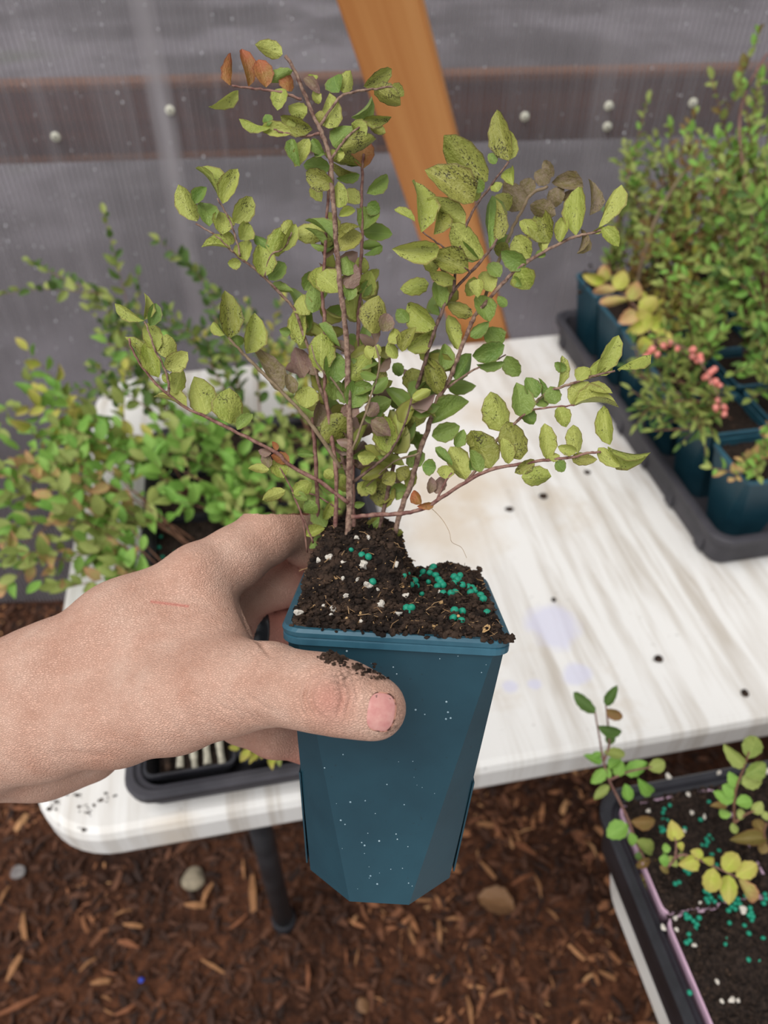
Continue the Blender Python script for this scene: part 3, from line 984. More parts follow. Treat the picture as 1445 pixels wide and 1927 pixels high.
def nearest_stem(u, v):
    best = None
    for i, pts in enumerate(STEM_PTS):
        for (a, q) in pts:
            d = (a[0] - u) ** 2 + (a[1] - v) ** 2
            if best is None or d < best[0]: best = (d, i, a[2])
    return best[1], best[2]

LEAVES3 = [(855,135,740,90,65,'y'),(905,215,795,260,50,'g'),(600,285,630,140,40,'r'),(690,290,670,115,65,'r'),(775,295,745,165,80,'r'),(885,315,870,230,60,'r'),(640,310,515,395,50,'y'),(855,300,830,390,70,'y'),
(1130,320,1100,240,85,'g'),(1150,320,1190,215,65,'y'),(1250,290,1380,215,60,'d'),(1300,290,1410,380,80,'d'),(1380,290,1440,330,50,'d'),(1080,495,1090,350,90,'y'),(1000,500,850,450,70,'d'),(975,420,890,380,70,'y'),
(900,520,760,490,60,'y'),(800,490,660,470,35,'y'),(790,480,770,430,50,'g'),(900,545,925,660,55,'g'),(985,545,920,665,60,'y'),(1000,545,1040,615,50,'g'),(1060,440,1010,430,50,'d'),(1190,440,1305,365,45,'g'),
(1250,450,1370,450,45,'d'),(1280,490,1350,510,40,'d'),(1100,580,1180,500,100,'g'),(1190,470,1260,520,70,'y'),(1140,590,1305,560,80,'d'),(1245,690,1255,560,90,'r'),(1240,680,1100,655,45,'d'),(1215,710,1100,680,40,'d'),
(1230,720,1130,740,40,'g'),(1090,690,965,670,65,'g'),(1105,770,975,715,85,'d'),(1045,850,1010,760,60,'y'),(1130,880,1130,770,70,'y'),(1230,860,1160,800,65,'y'),(1130,920,1205,885,40,'y'),(1265,810,1370,730,60,'g'),
(1235,990,1310,880,85,'g'),(1270,860,1320,900,60,'g'),(1130,1090,1225,1000,90,'d'),(1130,1030,1215,960,40,'d'),(1100,1030,990,925,35,'g'),(1065,1060,980,975,30,'g'),(1065,1080,1000,1050,25,'g'),(1250,1110,1330,1055,30,'g'),
(440,945,355,795,85,'y'),(430,860,475,780,55,'g'),(500,970,480,850,85,'g'),(545,830,470,665,50,'y'),(565,860,625,700,75,'y'),(615,950,705,840,85,'y'),(560,1010,565,900,90,'y'),(600,1060,580,1000,60,'y'),
(650,1035,690,955,75,'y'),(605,1080,475,1045,45,'y'),(680,1140,670,1035,75,'y'),(655,1150,595,1150,45,'y'),(765,1215,755,1065,95,'y'),(790,1230,860,1150,75,'g'),(790,1070,720,1005,50,'g'),(800,1110,890,990,90,'y'),
(855,1090,920,970,50,'y'),(870,1010,905,945,60,'y'),(910,1290,800,1270,40,'g'),(960,1280,1005,1200,80,'g'),(985,1400,940,1310,85,'y'),(1000,1390,1010,1260,70,'g'),(940,1548,930,1370,80,'y'),(1045,1290,1030,1160,70,'y'),
(1130,1290,1040,1200,110,'y'),(1175,1210,1170,1120,80,'g'),(1220,1190,1250,1130,80,'y'),(1220,1310,1290,1200,90,'y'),(1165,1270,1210,1170,70,'p'),(1210,1430,1200,1300,80,'y'),(1290,1490,1310,1330,115,'d'),(1170,1330,1190,1250,60,'g'),
(1340,1480,1370,1400,70,'p'),(1230,1310,1280,1240,50,'g'),(960,250,1030,310,45,'p'),(1000,270,1010,230,40,'y'),(920,480,880,470,50,'y'),(1040,370,1000,320,45,'y'),(1150,640,1100,590,50,'y'),(1060,620,1010,590,45,'g')]
LEAVES5 = [(185,215,55,155,40,'y'),(185,210,200,90,40,'y'),(210,240,245,140,60,'g'),(250,360,180,235,85,'y'),(300,400,290,295,85,'y'),(290,450,385,380,80,'y'),(255,490,190,330,75,'y'),(200,440,110,295,45,'y'),
(310,510,270,480,40,'y'),(330,570,370,455,75,'y'),(390,635,250,565,45,'y'),(485,670,440,510,115,'y'),(600,715,590,565,130,'y'),(635,745,700,670,55,'g'),(595,300,590,85,95,'d'),(575,285,510,230,45,'y'),
(680,375,735,200,95,'y'),(640,340,630,290,60,'g'),(850,560,735,360,80,'b'),(910,570,880,480,50,'b'),(895,270,845,265,40,'g'),(1040,460,1040,290,115,'y'),(1135,350,1025,255,40,'g'),(1090,520,1110,370,110,'g'),
(960,490,910,350,85,'p'),(1010,480,990,400,70,'p'),(970,640,980,540,100,'y'),(1010,730,1060,610,80,'p'),(1180,690,1185,620,80,'p'),(1060,810,1150,680,110,'d'),(1180,500,1270,390,90,'y'),(1100,600,1120,510,90,'g'),
(1190,640,1220,510,100,'g'),(1210,390,1250,310,70,'y'),(1285,400,1260,340,50,'y'),(1300,400,1315,335,40,'y'),(1410,400,1370,330,50,'y'),(1370,860,1350,690,100,'y'),(800,860,745,850,35,'p'),(890,900,810,870,50,'r'),
(790,930,765,870,45,'p'),(860,980,820,890,75,'y'),(790,940,700,930,40,'y'),(870,1040,765,1080,50,'y'),(900,1050,985,1000,70,'y'),(910,1060,970,1080,40,'g'),(960,1140,1020,1110,70,'g'),(1010,1130,1060,1210,70,'g'),
(1010,870,930,860,35,'g'),(1100,1090,1060,1180,40,'y'),(1115,1260,1060,1260,40,'g'),(970,1260,1050,1220,50,'y'),(985,1320,1040,1260,45,'g'),(1110,1010,1165,980,60,'y'),(1100,980,1060,950,50,'y'),(1220,870,1300,880,60,'y'),
(1240,1030,1310,1000,70,'y'),(1320,1110,1370,1000,100,'d'),(1340,1180,1270,1230,55,'g'),(1200,1110,1250,1105,30,'g'),(1340,1000,1400,960,60,'d'),(830,845,810,805,25,'r'),(1290,700,1370,760,60,'p'),(1270,680,1310,620,60,'p')]
LEAVES4 = [(740,305,680,85,85,'d'),(745,300,755,180,35,'y'),(640,400,455,215,125,'d'),(575,500,380,345,130,'d'),(680,320,650,275,40,'g'),(760,420,740,330,55,'y'),(330,640,320,395,85,'y'),(300,590,215,530,35,'y'),
(535,605,380,485,70,'y'),(390,650,440,530,75,'d'),(415,715,225,730,85,'y'),(625,760,480,620,105,'y'),(650,720,630,475,85,'g'),(680,680,695,510,55,'d'),(550,820,395,745,100,'d'),(600,770,500,690,60,'g'),
(395,830,360,760,60,'y'),(365,880,240,900,70,'y'),(495,870,380,840,55,'y'),(430,1000,405,870,65,'g'),(660,920,620,830,75,'y'),(700,850,650,790,60,'g'),(560,940,570,850,70,'y'),(820,800,715,740,75,'g'),
(790,810,830,900,100,'y'),(840,760,770,670,100,'y'),(930,690,880,545,110,'d'),(870,650,800,590,60,'y'),(900,740,890,620,50,'y'),(980,690,1000,570,55,'y'),(1055,655,1060,435,85,'y'),(1160,620,1240,415,65,'y'),
(1120,560,1140,400,40,'b'),(1180,620,1250,690,60,'y'),(1130,640,1190,620,25,'y'),(1060,740,1110,640,25,'b'),(790,540,730,420,90,'b'),(860,450,800,410,70,'b'),(930,410,870,360,70,'b'),(950,380,905,310,45,'b'),
(1090,430,960,395,70,'b'),(990,500,930,450,90,'b'),(960,560,850,510,70,'b'),(1010,500,1050,440,70,'b'),(740,540,690,460,70,'d'),(690,450,670,410,50,'y'),(400,1090,260,990,100,'y'),(270,1060,220,1010,55,'g'),
(570,1030,465,970,60,'d'),(500,1190,450,1040,60,'y'),(560,1130,640,1070,50,'g'),(690,940,730,980,40,'g'),(650,1060,600,940,80,'g'),(235,1160,190,1100,60,'y'),(240,1200,290,1090,60,'d'),(265,1190,395,1110,70,'y'),
(700,1180,640,1095,85,'g'),(570,1220,710,1180,85,'g'),(590,1260,710,1260,40,'g'),(730,1220,780,1310,70,'g'),(490,1330,570,1220,80,'g'),(300,1390,290,1285,95,'d'),(410,1400,370,1240,80,'d'),(430,1290,450,1170,70,'g'),
(240,1310,200,1260,50,'g'),(560,480,600,440,60,'y'),(620,450,585,400,60,'g'),(730,700,700,640,60,'g'),(470,800,420,800,50,'b'),(700,760,720,690,60,'d'),(880,760,900,720,40,'g'),(760,850,790,890,40,'g'),(600,860,590,930,60,'y')]
LEAVES6 = [(540,705,465,570,95,'y'),(655,650,580,490,120,'d'),(710,480,670,310,110,'y'),(795,610,745,450,115,'d'),(740,630,720,520,60,'y'),(610,670,570,570,55,'g'),(800,410,790,265,95,'g'),(870,320,830,230,65,'g'),
(905,320,890,235,25,'g'),(920,610,915,455,70,'y'),(1065,580,1040,460,65,'y'),(1060,570,980,555,45,'y'),(1035,600,1140,610,50,'d'),(1160,555,1250,640,55,'y'),(1205,550,1380,620,50,'y'),(1215,540,1180,375,70,'y'),
(940,690,820,700,85,'y'),(860,610,780,670,50,'d'),(960,620,1000,660,50,'g'),(970,270,1000,135,45,'y'),(1065,235,1200,105,60,'y'),(1155,205,1255,45,75,'y'),(1250,185,1390,100,50,'y'),(1060,240,1110,180,60,'y'),
(1160,210,1225,180,30,'y'),(960,350,940,275,70,'g'),(1030,350,1100,255,80,'y'),(1050,350,1240,320,55,'y'),(1105,270,1220,290,40,'y'),(970,365,1010,445,65,'y'),(860,350,930,320,45,'g'),(810,370,850,440,60,'g'),
(490,550,530,480,50,'g'),(560,550,580,480,60,'d'),(475,640,400,570,40,'g'),(440,700,450,640,75,'y'),(370,770,380,700,40,'p'),(400,770,430,690,50,'p'),(330,820,290,760,45,'r'),(390,820,320,830,30,'r'),
(270,690,220,660,70,'d'),(330,640,280,580,110,'g'),(400,650,340,640,80,'g'),(380,500,500,460,75,'g'),(380,440,540,320,85,'g'),(230,520,260,380,90,'d'),(150,590,200,460,100,'d'),(300,460,290,310,100,'y'),
(180,490,100,430,60,'p'),(160,840,160,715,105,'d'),(100,760,40,720,70,'y'),(75,940,140,890,70,'d'),(170,960,240,955,40,'d'),(240,790,220,770,45,'g'),(560,660,590,600,50,'g'),(1010,190,960,160,40,'g'),(980,590,930,600,40,'y')]
MAINLEAF = [0]
def main_leaf(bu, bv, tu, tv, w, kind, r, zoff=0.0):
    i, z = nearest_stem(bu, bv)
    z += zoff
    Lpx = math.hypot(tu - bu, tv - bv)
    tu, tv = bu + (tu - bu) * 1.1, bv + (tv - bv) * 1.1
    tilt = r.uniform(-0.28, 0.22)
    base, tip = P(bu, bv, z), P(tu, tv, z + tilt * Lpx * z / FPX)
    wreal = max(w * 1.04, 0.50 * Lpx)
    wreal = min(wreal, 0.95 * Lpx + 10)
    roll = math.acos(max(0.12, min(1, w / wreal))) * r.choice((-1, 1))
    put_leaf(STEM_OBJ[i], OB, base, tip, wreal * z / FPX, kind, (CAM - base).normalized(), roll + r.uniform(-.12, .12), True, r)
    MAINLEAF[0] += 1
r = random.Random(33)
for lst, (ox, oy, k) in ((LEAVES3, (200, 50, .3875)), (LEAVES5, (200, 520, .3875)), (LEAVES4, (660, 180, .4014)), (LEAVES6, (660, 620, .4014))):
    for (bx, by, tx, ty, w, kd) in lst:
        main_leaf(ox + bx * k, oy + by * k, ox + tx * k, oy + ty * k, w * k * 1.2, kd, r)
# the crowded middle of the plant: leaves along the inner stems, turned every way
inner = [i for i, s in enumerate(STEMS) if s[0] in ('S2', 'S4', 'R2', 'R3', 'C1', 'C2', 'B3', 'main')]
k = 0
while MAINLEAF[0] < 298 and k < 400:
    k += 1
    i = r.choice(inner)
    (a, q) = r.choice(STEM_PTS[i])
    if not (540 < a[0] < 880 and 300 < a[1] < 930): continue
    if a[1] < 560 and not (a[0] < 700 or a[0] > 800): continue
    an = r.uniform(0, 2 * math.pi)
    L = r.uniform(34, 58)
    main_leaf(a[0], a[1], a[0] + L * math.cos(an), a[1] - abs(L * math.sin(an)) * 0.8 + 8, L * r.uniform(.45, .75), r.choice('yyggggd'), r, r.uniform(0.001, 0.012))
# and the many small ones behind them, too crowded to pick apart
lv, lf, lm, luv = [], [], [], []
KM = ['y', 'g', 'd', 'p']
for k in range(230):
    i = r.choice(inner)
    (a, q) = r.choice(STEM_PTS[i])
    if not (545 < a[0] < 870 and 420 < a[1] < 940): continue
    if a[1] < 560 and not (a[0] < 700 or a[0] > 800): continue
    me = leaf_get(r.choice('ygd'), r.randrange(5), True)
    an = r.uniform(0, 2 * math.pi)
    z = a[2] + r.uniform(.002, .02)
    L = r.uniform(34, 58) * z / FPX
    q0 = P(a[0], a[1], z)
    dv = cvec(math.cos(an), -abs(math.sin(an)) * .9 + .15, r.uniform(-.4, .4)).normalized()
    nn = (CAM - q0).normalized()
    nn = (nn - dv * nn.dot(dv)).normalized()
    nn = Matrix.Rotation(r.uniform(-1, 1), 3, dv) @ nn
    sx = dv.cross(nn)
    n0 = len(lv)
    for w in me.vertices:
        lv.append(q0 - OB + sx * (w.co.x * L * .58) + dv * (w.co.y * L) + nn * (w.co.z * L))
    kk = r.choice((0, 1, 1, 1, 2, 2, 3))
    for pg in me.polygons:
        lf.append([n0 + w for w in pg.vertices]); lm.append(kk)
        luv += [tuple(me.uv_layers[0].data[li].uv) for li in pg.loop_indices]
o = mesh_obj('inner_leaves', lv, lf, None, plant, True)
for q in KM: o.data.materials.append(LM[q])
o.data.polygons.foreach_set('material_index', lm)
lay = o.data.uv_layers.new(name='UVMap')
for i, q in enumerate(luv): lay.data[i].uv = q
o['kind'] = 'stuff'
# a hair root hanging from the low branch
v, f = tube(catmull([P(u, v, 0.297) - OB for u, v in ((805, 950), (830, 975), (845, 1000), (850, 1020), (868, 1030), (878, 1050))], 4), 0.00012, 0.00009, 4)
mesh_obj('root_thread', v, f, M_fibre, plant)

# ------------------------------------------------------------------ the hand: one continuous surface meshed from a blended distance field
def cm(u, v, z): return np.array([(u - 722.5) / FPX * z, (v - 963.5) / FPX * z, z])
F32 = np.float32
def seg(a, b): return (cm(*a[:3]), a[3] * a[2] / FPX, cm(*b[:3]), b[3] * b[2] / FPX)
def chain(*n): return [seg(n[i], n[i + 1]) for i in range(len(n) - 1)]
# (u, v, depth, radius in pixels at that depth)
BODY = (chain((-230, 1345, .330, 92), (-60, 1312, .310, 92), (90, 1268, .303, 84), (230, 1182, .300, 80), (372, 1092, .303, 63))      # radial side: wrist to index knuckle
        + chain((-230, 1440, .330, 88), (-60, 1418, .312, 86), (90, 1368, .300, 86), (220, 1345, .288, 84), (330, 1318, .277, 86), (430, 1294, .268, 80))  # thumb metacarpal
        + chain((60, 1350, .312, 80), (300, 1250, .300, 88), (385, 1180, .300, 70))                                                  # muscle between thumb and index
        + chain((330, 1230, .296, 86), (405, 1225, .287, 70))
        + chain((-40, 1425, .330, 72), (80, 1425, .330, 68), (168, 1410, .335, 62))                                                  # heel of the palm
        + chain((120, 1320, .335, 70), (405, 1140, .338, 58))
        + chain((120, 1340, .345, 66), (415, 1200, .350, 56))
        + chain((140, 1370, .345, 58), (410, 1300, .358, 50)))
THUMB = chain((430, 1292, .268, 79), (505, 1287, .258, 75), (560, 1297, .249, 68), (606, 1304, .244, 70), (655, 1316, .241, 66), (700, 1331, .240, 56), (708, 1334, .240, 53))
INDEX = chain((372, 1092, .303, 63), (440, 1052, .312, 58), (505, 1005, .322, 54), (536, 986, .328, 50), (578, 1020, .343, 45), (640, 1062, .356, 38))
MIDDLE = chain((405, 1140, .338, 56), (455, 1120, .343, 50), (522, 1094, .349, 49), (575, 1095, .360, 44), (650, 1115, .368, 38))
RINGF = chain((415, 1200, .350, 52), (470, 1186, .352, 44), (530, 1186, .358, 42), (600, 1205, .366, 38), (660, 1220, .368, 36))
PINKY = chain((400, 1310, .352, 48), (455, 1352, .348, 46), (515, 1380, .346, 44), (580, 1395, .352, 40), (640, 1392, .356, 36))

def sdf_prims(X, Y, Z, prims, k):
    D = None
    for a, ra, b, rb in prims:
        ab = b - a
        L2 = float(ab @ ab)
        a, ab = [float(q) for q in a], [float(q) for q in ab]
        ra, rb = float(ra), float(rb)
        t = ((X - a[0]) * ab[0] + (Y - a[1]) * ab[1] + (Z - a[2]) * ab[2]) / L2
        np.clip(t, 0, 1, out=t)
        d = np.sqrt((X - a[0] - t * ab[0]) ** 2 + (Y - a[1] - t * ab[1]) ** 2 + (Z - a[2] - t * ab[2]) ** 2) - (ra + (rb - ra) * t)
        D = d if D is None else smin(D, d, k)
    return D
def smin(a, b, k):
    h = np.maximum(k - np.abs(a - b), 0) / k
    return np.minimum(a, b) - h * h * k * 0.25

def surface_nets(F, org, vox):
    s = F < 0
    nx, ny, nz = F.shape
    c = np.zeros((nx - 1, ny - 1, nz - 1), np.int8)
    acc = np.zeros((nx - 1, ny - 1, nz - 1, 3), np.float32)
    cnt = np.zeros((nx - 1, ny - 1, nz - 1), np.float32)
    sl = lambda d, n: slice(d, n - 1 + d)
    corners = [(i, j, k) for i in (0, 1) for j in (0, 1) for k in (0, 1)]
    for A in corners:
        for ax in range(3):
            if A[ax]: continue
            B = list(A); B[ax] = 1
            fa = F[sl(A[0], nx), sl(A[1], ny), sl(A[2], nz)]
            fb = F[sl(B[0], nx), sl(B[1], ny), sl(B[2], nz)]
            m = (fa < 0) != (fb < 0)
            idx = np.nonzero(m)
            t = fa[idx] / (fa[idx] - fb[idx])
            for q in range(3):
                acc[idx + (np.full(len(t), q),)] += A[q] + (t if q == ax else 0)
            cnt[idx] += 1
    act = cnt > 0
    ids = -np.ones(act.shape, np.int64)
    ii = np.nonzero(act)
    ids[ii] = np.arange(len(ii[0]))
    V = (np.stack(ii, -1) + acc[ii] / cnt[ii][:, None]) * vox + org
    Q = []
    for ax in range(3):
        o1, o2 = [(1, 2), (2, 0), (0, 1)][ax]
        a = [slice(1, -1)] * 3; a[ax] = slice(0, -1)
        b = [slice(1, -1)] * 3; b[ax] = slice(1, None)
        m = s[tuple(a)] != s[tuple(b)]
        idx = np.nonzero(m)
        pos = [idx[q] + (0 if q == ax else 1) for q in range(3)]
        inside = s[tuple(pos)]
        def cell(d1, d2):
            p = [pos[0].copy(), pos[1].copy(), pos[2].copy()]
            p[o1] = p[o1] - d1; p[o2] = p[o2] - d2
            return ids[tuple(p)]
        q = np.stack([cell(1, 1), cell(0, 1), cell(0, 0), cell(1, 0)], -1)
        q[~inside] = q[~inside][:, ::-1]
        Q.append(q)
    return V, np.concatenate(Q)

HAND_FLIP = False
def build_hand():
    vox = 0.00115
    lo, hi = np.array([-0.222, 0.0, 0.222]), np.array([0.012, 0.158, 0.400])
    ax_ = [np.arange(lo[q], hi[q], vox, dtype=np.float32) for q in range(3)]
    X, Y, Z = np.meshgrid(*ax_, indexing='ij')
    body = sdf_prims(X, Y, Z, BODY, 0.012)
    d = smin(body, sdf_prims(X, Y, Z, THUMB, 0.004), 0.010)
    fing = [sdf_prims(X, Y, Z, c, 0.004) for c in (INDEX, MIDDLE, RINGF, PINKY)]
    out = smin(d, fing[0], 0.005)
    for q in fing[1:]:
        out = np.minimum(out, smin(body, q, 0.006))
    V, Q = surface_nets(out, lo, vox)
    def smooth(V, Q, it, fac):
        E = np.concatenate([Q[:, [0, 1]], Q[:, [1, 2]], Q[:, [2, 3]], Q[:, [3, 0]]])
        n = len(V)
        cnt = np.bincount(E[:, 0], minlength=n) + np.bincount(E[:, 1], minlength=n)
        for _ in range(it):
            A = np.stack([np.bincount(E[:, 0], V[E[:, 1], q], n) + np.bincount(E[:, 1], V[E[:, 0], q], n) for q in range(3)], -1)
            V = V + fac * (A / np.maximum(cnt, 1)[:, None] - V)
        return V
    V = smooth(V, Q, 4, 0.5)
    # one level of subdivision
    E = np.sort(np.concatenate([Q[:, [0, 1]], Q[:, [1, 2]], Q[:, [2, 3]], Q[:, [3, 0]]]), 1)
    key = E[:, 0] * len(V) + E[:, 1]
    uk, inv = np.unique(key, return_inverse=True)
    em = (V[uk // len(V)] + V[uk % len(V)]) / 2
    nv, ne, nf = len(V), len(uk), len(Q)
    ei = inv.reshape(4, nf) + nv
    fi = np.arange(nf) + nv + ne
    V2 = np.concatenate([V, em, V[Q].mean(1)])
    Q2 = np.concatenate([np.stack([Q[:, k], ei[k], fi, ei[(k + 3) % 4]], -1) for k in range(4)])
    V2 = smooth(V2, Q2, 3, 0.5)
    W = np.stack([V2[:, 0], V2[:, 2] * CP - V2[:, 1] * SP, CH - V2[:, 2] * SP - V2[:, 1] * CP], -1).astype(np.float32)
    # the change of frame mirrors the axes, so turn the faces round
    Q2 = np.ascontiguousarray(Q2[:, ::-1]).astype(np.int32) if HAND_FLIP else Q2.astype(np.int32)
    me2 = bpy.data.meshes.new('person')
    me2.vertices.add(len(W)); me2.vertices.foreach_set('co', W.reshape(-1))
    me2.loops.add(Q2.size); me2.loops.foreach_set('vertex_index', Q2.reshape(-1))
    me2.polygons.add(len(Q2)); me2.polygons.foreach_set('loop_start', np.arange(0, Q2.size, 4, dtype=np.int32))
    me2.update(calc_edges=True)
    n = len(W)
    co = W
    no = np.zeros((n, 3))
    fnrm = np.cross(W[Q2[:, 2]] - W[Q2[:, 0]], W[Q2[:, 3]] - W[Q2[:, 1]])
    for k in range(4):
        for q in range(3): no[:, q] += np.bincount(Q2[:, k], fnrm[:, q], n)
    no /= np.maximum(np.linalg.norm(no, axis=1), 1e-12)[:, None]
    q = co - np.array([0, 0, CH])
    z = q[:, 1] * CP - q[:, 2] * SP
    y = -q[:, 1] * SP - q[:, 2] * CP
    u = 722.5 + FPX * q[:, 0] / z
    v = 963.5 + FPX * y / z
    front = (-(no * q).sum(1) / np.linalg.norm(q, axis=1) > 0.05)
    disp = np.zeros(n)
    def crease(pts, w, dep, zmax=1.0):
        dm, tm = np.full(n, 1e9), np.zeros(n)
        for i, ((x0, y0), (x1, y1)) in enumerate(zip(pts[:-1], pts[1:])):
            ex, ey = x1 - x0, y1 - y0
            t = np.clip(((u - x0) * ex + (v - y0) * ey) / (ex * ex + ey * ey), 0, 1)
            dd = np.hypot(u - x0 - t * ex, v - y0 - t * ey)
            tm = np.where(dd < dm, (i + t) / (len(pts) - 1), tm)
            dm = np.minimum(dm, dd)
        sel = front & (z < zmax)
        g = np.exp(-(dm / w) ** 2) * np.sqrt(np.sin(np.pi * np.clip(tm, 0, 1)).clip(0))
        disp[sel] -= dep * g[sel]
    # knuckle of the thumb
    for x0, b, w, dep in ((556, -8, 4, .0006), (570, -12, 4.5, .0010), (586, -15, 4.5, .0013), (601, -17, 4, .0009), (630, 16, 4.5, .0011), (643, 18, 4, .0009), (656, 18, 4, .0006)):
        crease([(x0 + 6, 1262), (x0 + b * .6, 1288), (x0 + b, 1312), (x0 + b * .5, 1336), (x0 + 8, 1352)], w, dep, 0.262)
    # the bulge of the knuckle itself
    disp[front & (z < .262)] += 0.0012 * np.exp(-(((u - 612) / 26) ** 2 + ((v - 1312) / 38) ** 2))[front & (z < .262)]
    # folds at the base of the thumb and in the web
    rr = random.Random(17)
    for i in range(26):
        x0, y0 = rr.uniform(290, 480), rr.uniform(1285, 1345)
        ln = rr.uniform(26, 62)
        an = math.radians(rr.uniform(34, 56))
        crease([(x0, y0), (x0 + ln * .5 * math.cos(an + .12), y0 + ln * .5 * math.sin(an + .12)), (x0 + ln * math.cos(an - .1), y0 + ln * math.sin(an - .1))], 3.4, rr.uniform(.00012, .00034), 0.31)
    for i in range(22):
        x0, y0 = rr.uniform(60, 300), rr.uniform(1180, 1380)
        ln = rr.uniform(24, 60)
        an = math.radians(rr.uniform(50, 85))
        crease([(x0, y0), (x0 + ln * .5 * math.cos(an), y0 + ln * .5 * math.sin(an)), (x0 + ln * math.cos(an + .2), y0 + ln * math.sin(an + .2))], 3.6, rr.uniform(.00008, .0002), 0.34)
    for i in range(6):
        crease([(438 + i * 7, 1100 + i * 10), (446 + i * 6, 1140 + i * 10), (464 + i * 7, 1180 + i * 9), (500 + i * 6, 1212 + i * 9)], 3.6, .00032, 0.34)
    for i in range(4):
        crease([(60 + i * 24, 1424 + i * 2), (120 + i * 18, 1415 + i * 3), (205 + i * 4, 1416 + i * 4)], 3.6, .00022, 0.34)
    # tendon and knuckle of the index finger
    bmp = front & (z < .33)
    disp[bmp] += (0.0016 * np.exp(-(((u - 372) / 40) ** 2 + ((v - 1052) / 30) ** 2)))[bmp]
    co2 = co + no * disp[:, None].astype(np.float32)
    me2.vertices.foreach_set('co', co2.reshape(-1))
    # redder skin towards the finger ends, soil smudges on the thumb
    red = np.clip((z - 0.332) / 0.015, 0, 1) * np.clip((u - 420) / 80, 0, 1)
    red = np.maximum(red, 0.7 * np.exp(-(((u - 625) / 40) ** 2 + ((v - 1318) / 40) ** 2)) * (z < .262))
    sx = np.clip((u - 283) / 72, 0, 1)
    red = np.maximum(red, 1.3 * np.exp(-((v - 1132 - 9 * sx) / 2.6) ** 2) * (u > 283) * (u < 355) * front)
    at = me2.attributes.new('flush', 'FLOAT', 'POINT'); at.data.foreach_set('value', red.astype(np.float32))
    dirt = np.clip(np.exp(-(((u - 735) / 30) ** 2 + ((v - 1360) / 38) ** 2)) + np.exp(-(((u - 690) / 60) ** 2 + ((v - 1268) / 16) ** 2)) + .5 * np.exp(-(((u - 640) / 20) ** 2 + ((v - 1285) / 30) ** 2)) + .4 * np.exp(-(((u - 540) / 40) ** 2 + ((v - 945) / 18) ** 2)), 0, 1)
    at = me2.attributes.new('soiled', 'FLOAT', 'POINT'); at.data.foreach_set('value', dirt.astype(np.float32))
    me2.polygons.foreach_set('use_smooth', [True] * len(me2.polygons))
    me2.update()
    return me2

def skin_mat():
    m, t, b, o = nt('skin')
    c = ramp(t, noise(t, 55, 4, 0.6), [(0.3, srgb(197, 150, 129)), (0.55, srgb(210, 168, 148)), (0.8, srgb(220, 184, 165))])
    fl = nd(t, 'ShaderNodeAttribute', attribute_name='flush')
    c = mixc(t, math_(t, 'MULTIPLY', fl.outputs['Fac'], 0.75), c, srgb(204, 130, 116))
    fk = ramp(t, noise(t, 420, 2), [(0.68, (0, 0, 0)), (0.8, (0.35, 0.35, 0.35))])
    c = mixc(t, fk, c, srgb(178, 120, 98))
    dr = nd(t, 'ShaderNodeAttribute', attribute_name='soiled')
    df = math_(t, 'MULTIPLY', dr.outputs['Fac'], ramp(t, noise(t, 700, 4, 0.7), [(0.42, (0, 0, 0)), (0.66, (0.9, 0.9, 0.9))]))
    c = mixc(t, df, c, srgb(84, 60, 48))
    t.links.new(c, b.inputs['Base Color'])
    b.inputs['Roughness'].default_value = 0.52
    b.inputs['Specular IOR Level'].default_value = 0.35
    b.inputs['Subsurface Weight'].default_value = 0.0
    b.inputs['Subsurface Radius'].default_value = (1.0, 0.35, 0.2)
    b.inputs['Subsurface Scale'].default_value = 0.003
    vo = nd(t, 'ShaderNodeTexVoronoi', feature='DISTANCE_TO_EDGE')
    tc = nd(t, 'ShaderNodeTexCoord')
    mp = nd(t, 'ShaderNodeMapping')
    mp.inputs['Rotation'].default_value = (0.5, 0.2, 0.9)
    mp.inputs['Scale'].default_value = (700, 1900, 1300)
    t.links.new(tc.outputs['Object'], mp.inputs[0])
    t.links.new(mp.outputs[0], vo.inputs['Vector'])
    vo.inputs['Scale'].default_value = 1.0
    hgt = math_(t, 'ADD', ramp(t, vo.outputs['Distance'], [(0.0, (0, 0, 0)), (0.22, (1, 1, 1))]), math_(t, 'MULTIPLY', noise(t, 350, 4), 1.2))
    bump(t, b, hgt, 0.6, 0.0008)
    return m
M_skin = skin_mat()
hand_me = build_hand()
hand_me.materials.append(M_skin)
person = inst('person', hand_me)
tag(person, 'bare left hand and forearm gripping the teal pot, thumb across its front', 'person')
hv = np.empty(len(hand_me.vertices) * 3, np.float32); hand_me.vertices.foreach_get('co', hv); hv = hv.reshape(-1, 3)
HAND_BVH = BVHTree.FromPolygons([tuple(q) for q in hv], [tuple(p.vertices) for p in hand_me.polygons])

def hand_hit(u, v):
    h = HAND_BVH.ray_cast(CAM, ray(u, v).normalized())
    return (h[0], h[1]) if h[0] else (None, None)

